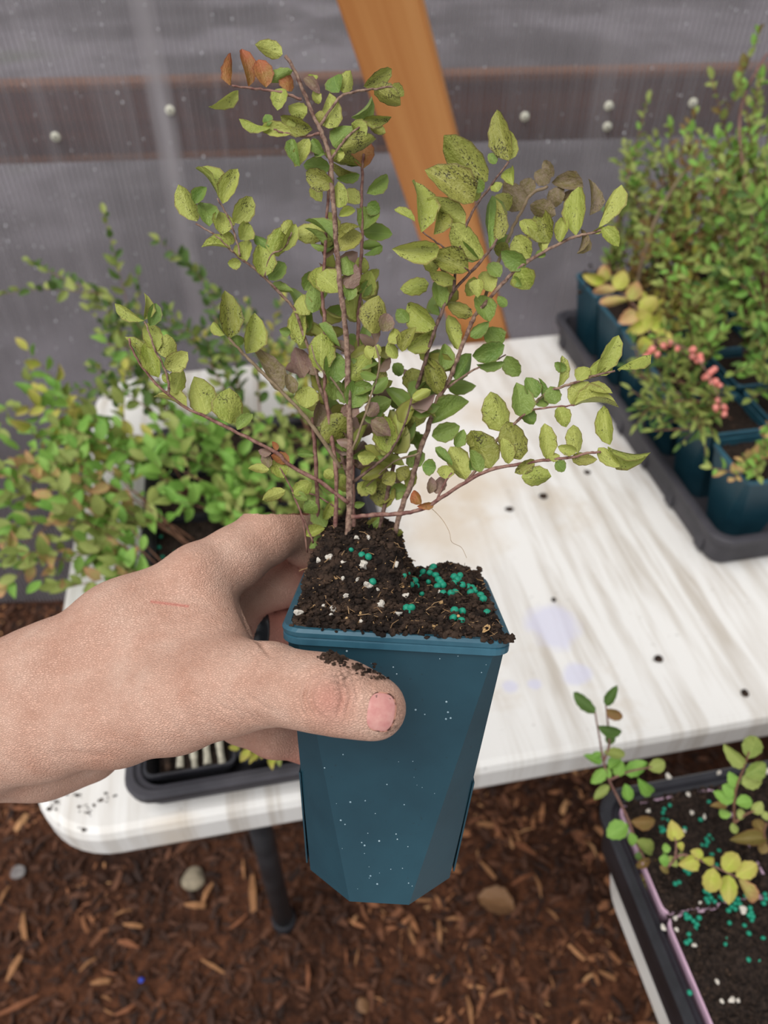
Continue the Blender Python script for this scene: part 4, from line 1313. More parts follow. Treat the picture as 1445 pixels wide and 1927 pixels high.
def nail_patch(name, grow, lift, m, parent, N=14, du=0.0):
    """thumbnail following the thumb's surface"""
    # four sides of the nail in the thumb's own layout: root -> tip, upper -> lower
    v, f = [], []
    for i in range(N + 1):
        s = -1 + 2 * i / N
        for j in range(N + 1):
            t = -1 + 2 * j / N
            # squircle -> rounded nail outline
            k = 1.0 / max(1e-6, (abs(s) ** 3.2 + abs(t) ** 3.2) ** (1 / 3.2)) * max(abs(s), abs(t)) if (s or t) else 1
            ss, tt = s * k * grow, t * k * grow
            u = 717 + du + 26 * ss - 5.5 * tt - 4 * (tt * tt) * (ss > 0) * ss
            vv = 1340 + 36 * tt + 4.0 * ss
            p, nn = hand_hit(u, vv)
            if p is None: p = P(u, vv, 0.225)
            dome = lift * (1 - 0.35 * max(abs(s), abs(t)) ** 4)
            p = p + (CAM - p).normalized() * dome
            v.append(p)
    for i in range(N):
        for j in range(N):
            a = i * (N + 1) + j
            f.append((a, a + N + 1, a + N + 2, a + 1))
    return mesh_obj(name, v, f, m, parent, True)
def nail_mat():
    m, t, b, o = nt('nail')
    c = ramp(t, noise(t, 260, 3), [(0.35, srgb(194, 128, 124)), (0.7, srgb(212, 158, 149))])
    d = ramp(t, noise(t, 520, 3, 0.6), [(0.68, (0, 0, 0)), (0.73, (0.9, 0.9, 0.9))])
    c = mixc(t, d, c, srgb(50, 34, 30))
    t.links.new(c, b.inputs['Base Color'])
    b.inputs['Roughness'].default_value = 0.3
    return m
nail_dirt = nail_patch('nail_dirt', 1.03, 0.00015, simple('nail_grime', srgb(74, 48, 40), srgb(196, 140, 120), 0.9, 420, 0.3, 0, 300, .001, .42, .55), person, 14, 1.6)
nail_patch('thumbnail', 0.97, 0.00040, nail_mat(), person)

# dark ring on the finger behind the pot
def torus(c, axis, R, rw, th, m, name):
    axis = axis.normalized(); a = axis.orthogonal().normalized(); b = axis.cross(a)
    prof = [(-rw, 0), (-rw * .7, th), (rw * .7, th), (rw, 0), (rw * .7, -th * .3), (-rw * .7, -th * .3)]
    v, f = [], []
    N = 40
    for i in range(N):
        w = 2 * math.pi * i / N
        d = a * math.cos(w) + b * math.sin(w)
        for (x, h) in prof: v.append(c + axis * x + d * (R + h))
    n = len(prof)
    for i in range(N):
        for k in range(n):
            f.append((i * n + k, i * n + (k + 1) % n, ((i + 1) % N) * n + (k + 1) % n, ((i + 1) % N) * n + k))
    return mesh_obj(name, v, f, m, None, True)
M_ring = simple('gunmetal_ring', srgb(40, 42, 46), srgb(58, 60, 64), 0.25, 60, 0.6)
c0, c1 = P(470, 1186, .352), P(530, 1186, .358)
ringo = torus(c0.lerp(c1, 0.16), c1 - c0, 43.5 * .353 / FPX, 0.0045, 0.0012, M_ring, 'finger_ring')
tag(ringo, 'dark metal ring worn on the finger behind the pot', 'ring')

# crumbs of soil stuck along the top of the thumb
def soil_clump(name, spots, label, seed):
    r = random.Random(seed)
    mb = MB()
    for (u, v, spread, cnt, a) in spots:
        for i in range(cnt):
            uu, vv = u + r.gauss(0, spread), v + r.gauss(0, spread * .45)
            p, nn = hand_hit(uu, vv)
            if p is None: p = P(uu, vv, 0.2475)
            bv, bf = blob(p + PA * r.uniform(0, 0.0006), a * r.uniform(.5, 1.2), r)
            mb.add(bv, bf)
    return tag(mb.build(name, M_crumb), label, 'soil')
soil_clump('soil_clump', [(624, 1236, 13, 60, 0.0011), (645, 1246, 9, 22, 0.0009)], 'clump of dark soil resting on top of the thumb', 3)
soil_clump('soil_smear', [(690, 1264, 9, 26, 0.0007), (714, 1276, 8, 24, 0.0006), (668, 1255, 8, 20, 0.0007)], 'thin line of soil between thumb tip and teal pot', 4)

# ------------------------------------------------------------------ nursery trays
def make_tray(label, name, LX, LY, HT, loc, m, ribs=True):
    """open black tray with a rolled lip and fluted corners; local origin at its middle, on the bench"""
    t = thing(name, label, 'tray', loc, TANG)
    rings = []
    for off, z, rad in ((-0.014, 0.0, .018), (-0.010, 0.004, .018), (-0.004, HT - 0.012, .022), (0.0, HT - 0.011, .024), (0.001, HT - 0.002, .024), (-0.001, HT, .024),
                        (-0.006, HT, .022), (-0.0085, HT - 0.003, .021), (-0.012, HT - 0.004, .020), (-0.0135, HT - 0.010, .019), (-0.0175, 0.004, .016)):
        rings.append([(x, y, z) for x, y in rrect(LX / 2 + off, LY / 2 + off, rad, 6)])
    v, f = loft(rings, True, True)
    mesh_obj('tray_body', v, f, m, t)
    if ribs:
        for sx in (-1, 1):
            for k in range(7):
                y = -LY / 2 + LY * (k + 0.5) / 7
                mbx = MB().box(sx * (LX / 2 - 0.0065) - 0.0012, sx * (LX / 2 - 0.0065) + 0.0012, y - 0.008, y + 0.008, 0.006, HT - 0.012)
                mbx.build('rib', m, t)
    return t
LTC = ST(0.095 + 0.14, 0.008 + 0.27, TZ + 0.0005)
RTC = ST(0.745 + 0.20, 0.19 + 0.275, TZ + 0.0005)
make_tray('black nursery tray of seedling pots on the table, partly behind the hand', 'nursery_tray', 0.28, 0.54, 0.038, LTC, M_black2)
make_tray('long black tray holding teal pots at the right end of the white table', 'nursery_tray', 0.40, 0.55, 0.050, RTC, M_black2)
FC2 = Vector((0.174, 0.298, TZ + 0.0005))              # far left corner of the tray on the second table
T2C = FC2 + E1 * 0.27 - E2 * 0.14
make_tray('glossy black tray of pink pots at the lower right corner', 'nursery_tray', 0.54, 0.28, 0.064, T2C, M_black, False)

# square pots that stand in the trays
def square_pot(hw, hb, H, rad, wall=0.0012, lip=0.0018):
    rr = [(hb, 0.0), (hw - lip, H - 0.006), (hw, H - 0.0055), (hw, H), (hw - wall - lip * .7, H), (hw - wall - lip, H - 0.006), (hb - wall, 0.003)]
    return loft([[(x, y, z) for x, y in rrect(w, w, rad, 4)] for w, z in rr], True, True)
ME_BPOT = mesh_of('pot', square_pot(0.0412, 0.034, 0.033, 0.008), M_black)
ME_PPOT = mesh_of('pot', square_pot(0.0430, 0.0355, 0.060, 0.007, 0.0012, 0.0006), M_pink)

def soil_mesh(hw, amp, seed, n=22, over=0.0):
    g = np.linspace(-hw, hw, n)
    x, y = np.meshgrid(g, g, indexing='ij')
    z = amp * (vnoise(x * 120 + 20 + seed, y * 120 + 20, seed) - .5) + amp * .8 * (vnoise(x * 420 + 20, y * 420 + 20 + seed, seed + 1) - .5)
    e = np.maximum(np.abs(x), np.abs(y)) / hw
    z = z + amp * 1.2 * (1 - e ** 2) - over * smooth01((e - .9) / .1)
    v = np.stack([x, y, z], -1).reshape(-1, 3)
    f = [(i * n + j, (i + 1) * n + j, (i + 1) * n + j + 1, i * n + j + 1) for i in range(n - 1) for j in range(n - 1)]
    return mesh_of('soil', (v.tolist(), f), M_soil)
def crumb_mesh(hw, cnt, lo, hi, seed, m):
    r = random.Random(seed)
    mb = MB()
    for i in range(cnt):
        v, f = blob(Vector((r.uniform(-hw, hw), r.uniform(-hw, hw), r.uniform(0.0, 0.0025))), lo + (hi - lo) * r.random() ** 2, r)
        mb.add(v, f)
    return mesh_of('crumbs', (mb.v, mb.f), m)
ME_SOIL_B = [soil_mesh(0.0375, 0.004, 60 + i) for i in range(3)]
ME_SOIL_T = [soil_mesh(0.0365, 0.004, 70 + i) for i in range(3)]
ME_CR = [crumb_mesh(0.035, 260, 0.0008, 0.003, 80 + i, M_crumb) for i in range(3)]
ME_CR2 = [crumb_mesh(0.043, 1900, 0.0005, 0.0022, 90 + i, M_crumb) for i in range(3)]

# ------------------------------------------------------------------ neighbouring shrubs
UP = Vector((0, 0, 1))
def shrub_stem(parent, O, pts, r0, r1, m=None):
    sm = catmull(pts, 4)
    v, f = tube([q - O for q in sm], r0, r1, 5)
    return mesh_obj('stem', v, f, m or M_stem_bg, parent, True), sm

def leaf_row(stem, O, sm, L, kinds, r, start=0.12, dens=1.0, wr=0.5, face=0.6, limit=300):
    """two-ranked leaves along a stem"""
    ln = [0.0]
    for a, b in zip(sm[:-1], sm[1:]): ln.append(ln[-1] + (b - a).length)
    tot = ln[-1]
    step = L * 0.42 / dens
    s, sd, cnt = tot * start, r.choice((-1, 1)), 0
    ph = r.uniform(0, 3.1)
    while s < tot + 1e-6 and cnt < limit:
        i = max(k for k in range(len(ln)) if ln[k] <= s)
        i = min(i, len(sm) - 2)
        q = sm[i].lerp(sm[i + 1], (s - ln[i]) / max(1e-6, ln[i + 1] - ln[i]))
        T = (sm[i + 1] - sm[i]).normalized()
        toc = (CAM - q).normalized()
        S = T.cross(UP * 0.6 + toc * 0.6)
        if S.length < 1e-3: S = T.orthogonal()
        S = Matrix.Rotation(ph + r.uniform(-.7, .7), 3, T) @ S.normalized()
        ph += 0.12
        taper = 0.65 + 0.5 * (1 - s / tot) if s > tot * .6 else 1.0
        d = (T * r.uniform(.35, .75) + S * sd * r.uniform(.6, 1.0) + UP * r.uniform(-.05, .3) + Vector((r.gauss(0, .15), r.gauss(0, .15), r.gauss(0, .15)))).normalized()
        Ls = L * r.uniform(.75, 1.15) * min(1, taper)
        nv = UP * (1 - face) + toc * face + Vector((r.gauss(0, .35), r.gauss(0, .35), r.gauss(0, .35)))
        put_leaf(stem, O, q, q + d * Ls, Ls * wr * r.uniform(.85, 1.15), r.choice(kinds), nv, r.uniform(-.5, .5), False, r)
        cnt += 1
        sd = -sd
        s += step * r.uniform(.7, 1.3)
    d = (sm[-1] - sm[-2]).normalized()
    put_leaf(stem, O, sm[-1], sm[-1] + d * L * .8, L * .8 * wr, r.choice(kinds), UP + (CAM - sm[-1]).normalized(), 0, False, r)
    return cnt + 1

def bush(parent, O, base, tips, L, kinds, r, dens=1.0, twigs=2, wr=0.5, rad=0.0016, bow=0.25, budget=290, start=0.15):
    """stems from base to each tip, bowed, with side twigs"""
    used = 0
    for tip in tips:
        if used > budget: break
        d = tip - base
        mid = base + d * 0.5 + UP * d.length * bow * r.uniform(.3, 1) + Vector((r.gauss(0, .08), r.gauss(0, .08), 0)) * d.length
        b0 = base + Vector((r.uniform(-.012, .012), r.uniform(-.012, .012), 0))
        st, sm = shrub_stem(parent, O, [b0, b0.lerp(mid, .55) + UP * d.length * .04, mid, mid.lerp(tip, .6), tip], rad, rad * .4)
        used += leaf_row(st, O, sm, L, kinds, r, start, dens, wr)
        for k in range(twigs):
            if used > budget: break
            i = int(len(sm) * r.uniform(max(.3, start), .85))
            q = sm[i]
            T = (sm[min(i + 1, len(sm) - 1)] - sm[i - 1]).normalized()
            a = Matrix.Rotation(r.uniform(0, 6.28), 3, T) @ T.orthogonal().normalized()
            ln = d.length * r.uniform(.22, .42)
            e = q + (T * .75 + a * .75 + UP * .15).normalized() * ln
            st2, sm2 = shrub_stem(parent, O, [q, q.lerp(e, .5) + UP * ln * .06, e], rad * .5, rad * .25)
            used += leaf_row(st2, O, sm2, L * .92, kinds, r, 0.2, dens, wr)
    return used

ORD = ['front', 'second', 'third', 'fourth', 'fifth', 'back']
# -------- left tray: black pots
LCOL = ['left', 'middle', 'right']
LSPEC = {  # (col, row): (description, kinds, leaf length, tips as (u, v, depth) or None -> random, extra)
    (0, 2): ('olive green sprawling shrub spilling left over the table edge', ['bo', 'bo', 'bo', 'bp', 'bg', 'bg'], .026,
             [(20, 985, .82), (5, 1050, .78), (70, 1060, .78), (130, 1105, .77), (190, 1040, .80), (110, 985, .83), (215, 1085, .79), (60, 930, .84)]),
    (0, 3): ('broad yellowish green shrub leaning over the left table edge', ['bo', 'bo', 'bg', 'bg', 'bp'], .026,
             [(10, 880, .88), (50, 905, .87), (100, 880, .88), (150, 930, .86), (20, 950, .86), (170, 985, .84), (215, 960, .86)]),
    (0, 4): ('bright green shrub with arching tips', ['bg', 'bg', 'bo', 'by'], .027,
             [(30, 765, .95), (75, 735, .97), (120, 765, .95), (60, 815, .93), (150, 800, .94), (110, 860, .91)]),
    (0, 5): ('tall olive shrub with one thin shoot', ['bd', 'bo', 'bd', 'bo'], .020,
             [(55, 492, 1.06), (215, 610, 1.03), (190, 630, 1.0), (240, 590, 1.04), (170, 690, 1.0), (285, 640, 1.02)]),
    (1, 5): ('upright dark green shrub standing against the wall', ['bd', 'bo', 'bd'], .021,
             [(343, 492, 1.04), (300, 590, 1.04), (385, 560, 1.05), (420, 640, 1.03), (340, 620, 1.03)]),
    (2, 5): ('pale green shrub with lime tips behind the held plant', ['bo', 'by', 'bd'], .020,
             [(470, 575, 1.05), (430, 600, 1.04), (540, 640, 1.04), (500, 650, 1.03), (590, 690, 1.03)]),
    (0, 1): ('bare soil pot hidden under the hand', [], .02, []), (1, 1): ('bare soil pot under the knuckles', [], .02, []),
    (2, 0): ('bare soil pot behind the held pot', [], .02, []), (2, 1): ('bare soil pot behind the held soil', [], .02, []),
    (1, 4): ('fresh green bushy seedling', ['bg', 'bg', 'bo'], .027, [(300, 740, .93), (330, 790, .92), (370, 800, .92), (300, 840, .90), (290, 690, .95), (345, 850, .9)]),
    (2, 4): ('leafy yellow green seedling', ['bo', 'bg', 'bo'], .020, [(500, 790, .93), (560, 770, .93), (450, 800, .93), (610, 800, .93), (530, 720, .94)]),
    (1, 3): ('low fresh green seedling with long leaves', ['bg', 'bg', 'bo'], .030, [(330, 880, .88), (390, 930, .86), (440, 880, .87), (300, 900, .87), (420, 960, .85), (350, 945, .86)]),
    (2, 3): ('spreading mid green seedling', ['bo', 'bg', 'bo'], .026, [(500, 880, .87), (560, 900, .86), (470, 930, .86), (540, 960, .84), (610, 880, .87)]),
    (2, 2): ('small green seedling beside the knuckles', ['bg', 'bo'], .020, [(430, 960, .83), (480, 985, .82), (540, 1000, .82), (600, 960, .83)]),
    (1, 2): ('bare dark soil pot', [], .02, []),
    (0, 0): ('empty ribbed cell with pale root strands', [], .02, []),
    (1, 0): ('small pale yellow seedling', ['by', 'bo', 'by'], .015, [(462, 1385, .66), (500, 1405, .655), (482, 1418, .65), (510, 1428, .645), (445, 1372, .665)]),
}
r = random.Random(77)
M_strand = simple('pale_roots', srgb(150, 146, 132), srgb(200, 194, 176), 0.9, 200, 0.2, 0.6, 600, 0.001)
for (c, rw), sp in LSPEC.items():
    if sp is None: continue
    desc, kinds, L, tips = sp
    loc = ST(0.095 + 0.014 + 0.042 + 0.084 * c, 0.008 + 0.018 + 0.042 + 0.084 * rw, TZ + 0.0052)
    t = thing('potted_seedling', '%s; left tray, %s column, %s pot' % (desc, LCOL[c], ORD[rw]), 'potted plant', loc, 0, 'seedlings in the left black tray')
    R = Matrix.Rotation(TANG, 4, 'Z')
    inst('pot', ME_BPOT, t, R)
    if (c, rw) == (0, 0):
        so = inst('soil', r.choice(ME_SOIL_B), t, Matrix.Translation((0, 0, 0.006)) @ R @ Matrix.Scale(.85, 4))
        for k in range(5):
            x = -0.024 + 0.012 * k
            pts = [R @ Vector((x + r.uniform(-.002, .002), -0.026 + r.uniform(-.003, .003), 0.010)), R @ Vector((x, -0.006, 0.016)), R @ Vector((x + r.uniform(-.002, .002), 0.024, 0.030))]
            v, f = tube(catmull(pts, 3), 0.0034, 0.0028, 7, .2)
            mesh_obj('root_strand', v, f, M_strand if k not in (0,) else M_crumb, t)
        continue
    so = inst('soil', r.choice(ME_SOIL_B), t, Matrix.Translation((0, 0, 0.026)) @ R)
    cr_ = inst('crumbs', r.choice(ME_CR), so); cr_['kind'] = 'stuff'
    if tips:
        base = loc + UP * 0.026
        bush(t, loc, base, [P(*q) for q in tips], L, kinds, r, 1.0, (2 if c else 3) if L > .016 else 1, .52, .0011 if L > .016 else .0008, .25, 290, .42 if (c, rw) in ((0, 2), (0, 3)) else (.3 if c == 0 else .2))

# green pellets on the bare pots of the left tray
for (u, v) in ((392, 792), (398, 804), (388, 815), (400, 826), (393, 838), (300, 1030), (306, 1048), (298, 1066), (312, 1078), (303, 1010), (318, 995), (330, 1040)):
    q = at_z(u, v, TZ + 0.0355)
    pellet(q, 0.0022, 'round green fertilizer pellet on the dark soil of the left tray', 'green pellets in the left tray', r)

# -------- right tray: teal pots
RCOL = ['left', 'middle', 'right']
RS = {  # (col,row): desc, kinds, L, (height, spread, n), special tips
    (0, 0): ('teal pot with a drooping pale sprig over its rim', ['bo', 'bp', 'bg'], .017, None, [(1392, 872, .80), (1380, 900, .80), (1445, 800, .78), (1440, 860, .8)]),
    (0, 1): ('teal pot of feathery fine leaved green shrub', ['bd', 'bo', 'bo'], .021, None, [(1200, 770, .91), (1230, 810, .88), (1190, 700, .92), (1215, 760, .90), (1250, 800, .88), (1300, 790, .87), (1340, 740, .87), (1260, 700, .92), (1230, 660, .93), (1310, 690, .89), (1370, 700, .86), (1290, 740, .89), (1390, 770, .85)]),
    (1, 1): ('teal pot of glossy mid green shrub', ['bg', 'bo', 'bd'], .020, None, [(1440, 560, .80), (1425, 640, .82), (1400, 600, .84), (1445, 700, .82), (1435, 480, .80), (1410, 520, .84)]),
    (0, 2): ('teal pot of low shrub with coral flowers', ['bo', 'bg', 'bo'], .019, None, [(1250, 620, .93), (1290, 580, .92), (1330, 640, .9), (1300, 650, .91), (1345, 590, .9), (1290, 520, .93), (1350, 500, .90)]),
    (1, 2): ('teal pot of tall dense olive green shrub', ['bo', 'bg', 'bo', 'bd'], .020, None, [(1400, 330, .86), (1440, 300, .84), (1380, 420, .88), (1430, 420, .86), (1445, 380, .85), (1370, 520, .9), (1410, 240, .84)]),
    (0, 3): ('teal pot with long lime shoot arching forward', ['bo', 'br', 'by'], .020, None, [(1330, 470, .98), (1285, 540, 1.0), (1260, 590, .98), (1310, 400, .98), (1340, 560, .95), (1260, 480, 1.0), (1235, 560, 1.0)]),
    (1, 3): ('teal pot of tall upright shrub in the crowded middle', ['bo', 'bo', 'bg', 'br'], .020, None, [(1340, 150, .90), (1350, 260, .93), (1310, 330, .95), (1380, 360, .94), (1330, 420, .97), (1300, 250, .93), (1370, 200, .90)]),
    (2, 3): ('teal pot of tall bright shrub at the frame edge', ['bg', 'bo'], .020, None, [(1430, 150, .90), (1445, 240, .92), (1400, 170, .9), (1420, 300, .95), (1390, 260, .93)]),
    (0, 4): ('teal pot of half bare shrub with copper leaves', ['br', 'br', 'bo'], .018, None, [(1205, 430, 1.07), (1240, 470, 1.07), (1225, 400, 1.05), (1190, 500, 1.08), (1265, 520, 1.06), (1215, 520, 1.07)]),
    (1, 4): ('teal pot of mixed green and copper shrub', ['bo', 'br', 'bo', 'bg'], .019, None, [(1270, 300, 1.0), (1300, 360, 1.02), (1290, 430, 1.04), (1250, 380, 1.03), (1320, 480, 1.04), (1260, 240, .98)]),
    (2, 4): ('teal pot of dense green shrub at the far right', ['bo', 'bg'], .019, None, [(1380, 280, 1.0), (1400, 350, 1.02), (1360, 420, 1.04), (1420, 400, 1.03), (1430, 200, .98)]),
    (0, 5): ('teal pot with heaped soil and sparse thin shrub', ['bo', 'bg', 'bo'], .018, None, [(1218, 190, 1.06), (1180, 300, 1.1), (1175, 390, 1.12), (1200, 340, 1.1), (1170, 460, 1.13)]),
    (1, 5): ('teal pot of thin upright shrub against the wall', ['bo', 'bd', 'br'], .018, None, [(1235, 260, 1.08), (1260, 320, 1.1), (1230, 360, 1.1), (1280, 400, 1.1), (1250, 450, 1.12)]),
    (2, 5): ('teal pot of bushy shrub in the far corner', ['bo', 'bg', 'br'], .018, None, [(1320, 300, 1.08), (1350, 380, 1.1), (1310, 420, 1.1), (1340, 460, 1.12)]),
}
r = random.Random(99)
RPOT = {}
for (c, rw), (desc, kinds, L, _, tips) in RS.items():
    loc = ST(0.745 + 0.022 + 0.042 + 0.088 * c, 0.19 + 0.020 + 0.042 + 0.088 * rw, TZ + 0.0052)
    t = thing('potted_shrub', '%s; right tray, %s column, %s row' % (desc, RCOL[c], ORD[rw]), 'potted plant', loc, 0, 'teal pots in the right tray')
    RPOT[(c, rw)] = (t, loc)
    R = Matrix.Rotation(TANG, 4, 'Z')
    p = inst('pot', ME_POT, t, R)
    inst('rim', ME_RIM, p)
    so = inst('soil', r.choice(ME_SOIL_T), t, Matrix.Translation((0, 0, POT_H - 0.008)) @ R)
    cr_ = inst('crumbs', r.choice(ME_CR), so); cr_['kind'] = 'stuff'
    if (c, rw) == (0, 5):
        o = crumbs(so, 'soil_heap', lambda q: Vector((q.gauss(0, .018), q.gauss(0, .018), abs(q.gauss(.008, .008)))), 220, .002, .006, M_crumb, r)
    base = loc + UP * (POT_H - 0.006)
    fine = (c, rw) == (0, 1)
    bush(t, loc, base, [P(*q) for q in tips], L, kinds, r, 1.0 if not fine else .9, (5 if fine else 3) if rw not in (0,) else 1,   .5 if not fine else .3, .0016, .12, 290)
# a thick bare branch and a reddish shoot in the crowd
t, loc = RPOT[(0, 4)]
shrub_stem(t, loc, [loc + UP * POT_H, P(1215, 470, 1.0), P(1250, 380, .98), P(1320, 280, .95)], .0035, .0015, M_stem_dust)
t, loc = RPOT[(2, 3)]
st, sm = shrub_stem(t, loc, [loc + UP * POT_H, P(1400, 330, .92), P(1395, 200, .90), P(1432, 120, .88), P(1445, 100, .88)], .0022, .0012, M_stem_red)
# the lime and pink shoot that arches out over the near pots
t, loc = RPOT[(0, 3)]
pts = [loc + UP * POT_H, P(1255, 640, .95), P(1235, 650, .92), P(1210, 600, .93), P(1180, 560, .94), P(1130, 525, .95)]
st, sm = shrub_stem(t, loc, pts, .0014, .0006, M_stem_red)
for (bu, bv, tu, tv, w, k) in ((1140, 528, 1098, 520, 22, 'by'), (1140, 530, 1135, 498, 26, 'bp'), (1160, 545, 1112, 548, 18, 'bp'), (1160, 545, 1175, 510, 32, 'by'), (1182, 565, 1132, 572, 20, 'bp'), (1185, 565, 1200, 530, 30, 'bp'),
                               (1200, 590, 1165, 605, 30, 'bp'), (1205, 590, 1235, 560, 36, 'by'), (1215, 610, 1180, 625, 26, 'by'), (1220, 615, 1255, 600, 36, 'by'), (1230, 645, 1195, 650, 28, 'by'), (1235, 640, 1265, 630, 34, 'by'), (1215, 625, 1205, 580, 34, 'by')):
    z = .94 - (bv - 528) / 120 * .02
    put_leaf(st, loc, P(bu, bv, z), P(tu, tv, z - .005), w * z / FPX, k, (CAM - P(bu, bv, z)).normalized(), r.uniform(-.3, .3), True, r)
# coral flowers
M_coral = simple('coral_bells', srgb(214, 112, 104), srgb(232, 152, 140), 0.5, 200)
ME_BELL = mesh_of('flower', loft([[(a * math.cos(k * math.pi / 4), a * math.sin(k * math.pi / 4), z) for k in range(8)] for a, z in ((.0004, 0), (.0024, .0006), (.0034, .0026), (.0031, .005), (.0022, .0066), (.0027, .0074))], True, True), M_coral, True)
t, loc = RPOT[(0, 2)]
fp = [loc + UP * POT_H, P(1300, 680, .92), P(1260, 640, .90), P(1235, 640, .89), P(1290, 655, .88), P(1330, 700, .86), P(1362, 770, .84)]
st, sm = shrub_stem(t, loc, fp, .0012, .0006, M_stem_red)
for (u, v) in ((1232, 652), (1222, 668), (1246, 646), (1262, 640), (1238, 662), (1276, 650), (1310, 654), (1318, 668), (1302, 668), (1324, 676), (1342, 695), (1336, 706), (1348, 690), (1358, 722), (1352, 714), (1336, 716), (1350, 750), (1358, 762), (1346, 762), (1364, 776)):
    z = .89 - (v - 640) / 130 * .04
    M = Matrix.Translation(P(u, v, z) - loc) @ Matrix.Rotation(r.uniform(-.9, .9), 4, 'X') @ Matrix.Rotation(math.pi + r.uniform(-.9, .9), 4, 'Y') @ Matrix.Scale(r.uniform(.9, 1.35), 4)
    inst('flower', ME_BELL, st, M)

# -------- lower right tray: pink pots with young plants
SOILZ = TZ + 0.0055 + 0.060
ME_SOIL_P = [soil_mesh(0.0440, 0.006, 100 + i, 40, 0.001) for i in range(3)]
r = random.Random(123)
def fc(s, t, z=0.0): return FC2 + E1 * s - E2 * t + UP * z
PP = {}
DESC2 = {(0, 0): 'pink pot of a tall two tipped green seedling, far left corner', (1, 0): 'pink pot of an upright olive seedling beside the frame edge',
         (0, 1): 'pink pot of a low lime green sprig with a tan leaf', (1, 1): 'pink pot scattered with green pellets, second row at the frame edge',
         (0, 2): 'bare pink pot heaped with dark soil, nearest the camera', (1, 2): 'bare pink pot of wet dark soil in the bottom corner'}
for (c, rw), desc in DESC2.items():
    loc = fc(0.0145 + 0.0435 + 0.0875 * c, 0.0145 + 0.0435 + 0.0865 * rw, 0.0052)
    t = thing('potted_seedling', desc + ', lower right tray', 'potted plant', loc, 0, 'pink pots in the lower right tray')
    PP[(c, rw)] = (t, loc)
    R = Matrix.Rotation(TANG, 4, 'Z')
    inst('pot', ME_PPOT, t, R)
    so = inst('soil', ME_SOIL_P[(c + rw) % 3], t, Matrix.Translation(Vector((0, 0, 0.0600)) + E1 * 0.0030 + E2 * 0.001) @ R)
    cr_ = inst('crumbs', ME_CR2[(c + rw) % 3], so, Matrix.Translation((0, 0, 0.001))); cr_['kind'] = 'stuff'
K1 = lambda x, y: (1030 + x * .3514, 1250 + y * .3514)
def young(pot, stems, leaves, za, zb, m, seed, r0=.0011):
    """a seedling traced in the photograph; za..zb: depth of its foot and of its tip"""
    t, loc = PP[pot]
    r = random.Random(seed)
    ys = [q[1] for s in stems for q in s]
    y0, y1 = max(ys), min(ys)
    zz = lambda y: za + (zb - za) * (y0 - y) / max(1, y0 - y1)
    obs = []
    for s in stems:
        pts = [P(*K1(x, y), zz(y)) - loc for x, y in s]
        sm = catmull(pts, 4)
        v, f = tube(sm, r0, r0 * .5, 6)
        obs.append((mesh_obj('stem', v, f, m, t, True), s))
    for (bx, by, tx, ty, w, k) in leaves:
        o, _ = min(obs, key=lambda q: min((a - bx) ** 2 + (b - by) ** 2 for a, b in q[1]))
        z = zz(by)
        Lp = math.hypot(tx - bx, ty - by) * .3514
        wr_ = max(w * .3514, .45 * Lp)
        put_leaf(o, loc, P(*K1(bx, by), z), P(*K1(tx, ty), z + r.uniform(-.25, .1) * Lp * z / FPX), wr_ * z / FPX * 1.05, k, (CAM - P(*K1(bx, by), z)).normalized(), r.uniform(-.35, .35), True, r)
young((0, 0), [[(470, 960), (440, 850), (370, 700), (330, 620), (300, 520), (280, 400), (262, 300), (256, 258)], [(330, 620), (420, 580), (480, 565), (560, 550)], [(300, 520), (330, 430), (322, 300), (312, 218)], [(440, 850), (480, 960), (540, 1090), (530, 1150)]],
      [(258, 265, 150, 155, 58, 'bd'), (312, 220, 370, 118, 55, 'bd'), (312, 240, 405, 292, 60, 'br'), (270, 330, 405, 375, 62, 'bd'), (330, 430, 345, 360, 50, 'bd'), (300, 470, 425, 485, 45, 'bo'), (290, 530, 200, 485, 45, 'bg'), (300, 480, 240, 500, 40, 'bg'),
       (310, 560, 235, 640, 62, 'bg'), (330, 560, 390, 500, 60, 'bg'), (340, 570, 300, 590, 55, 'bg'), (420, 590, 540, 535, 82, 'bg'), (540, 560, 636, 525, 72, 'bo'), (485, 610, 572, 712, 66, 'bg'), (415, 640, 440, 738, 60, 'bg'), (330, 650, 250, 722, 30, 'bo'), (370, 600, 400, 520, 60, 'bg'),
       (430, 860, 318, 920, 95, 'bg'), (448, 840, 585, 845, 72, 'br'), (470, 940, 582, 1015, 72, 'bo'), (440, 900, 465, 975, 50, 'bg'), (550, 1040, 470, 1092, 40, 'br'), (540, 1110, 580, 1040, 50, 'br'), (530, 1150, 460, 1160, 45, 'br'), (540, 1150, 612, 1180, 50, 'br'), (525, 1140, 520, 1218, 50, 'by'), (590, 1060, 620, 1010, 55, 'bg'), (500, 1060, 490, 1010, 50, 'bd'), (560, 1080, 600, 1130, 55, 'bg')],
      .590, .545, M_stem_red, 5)
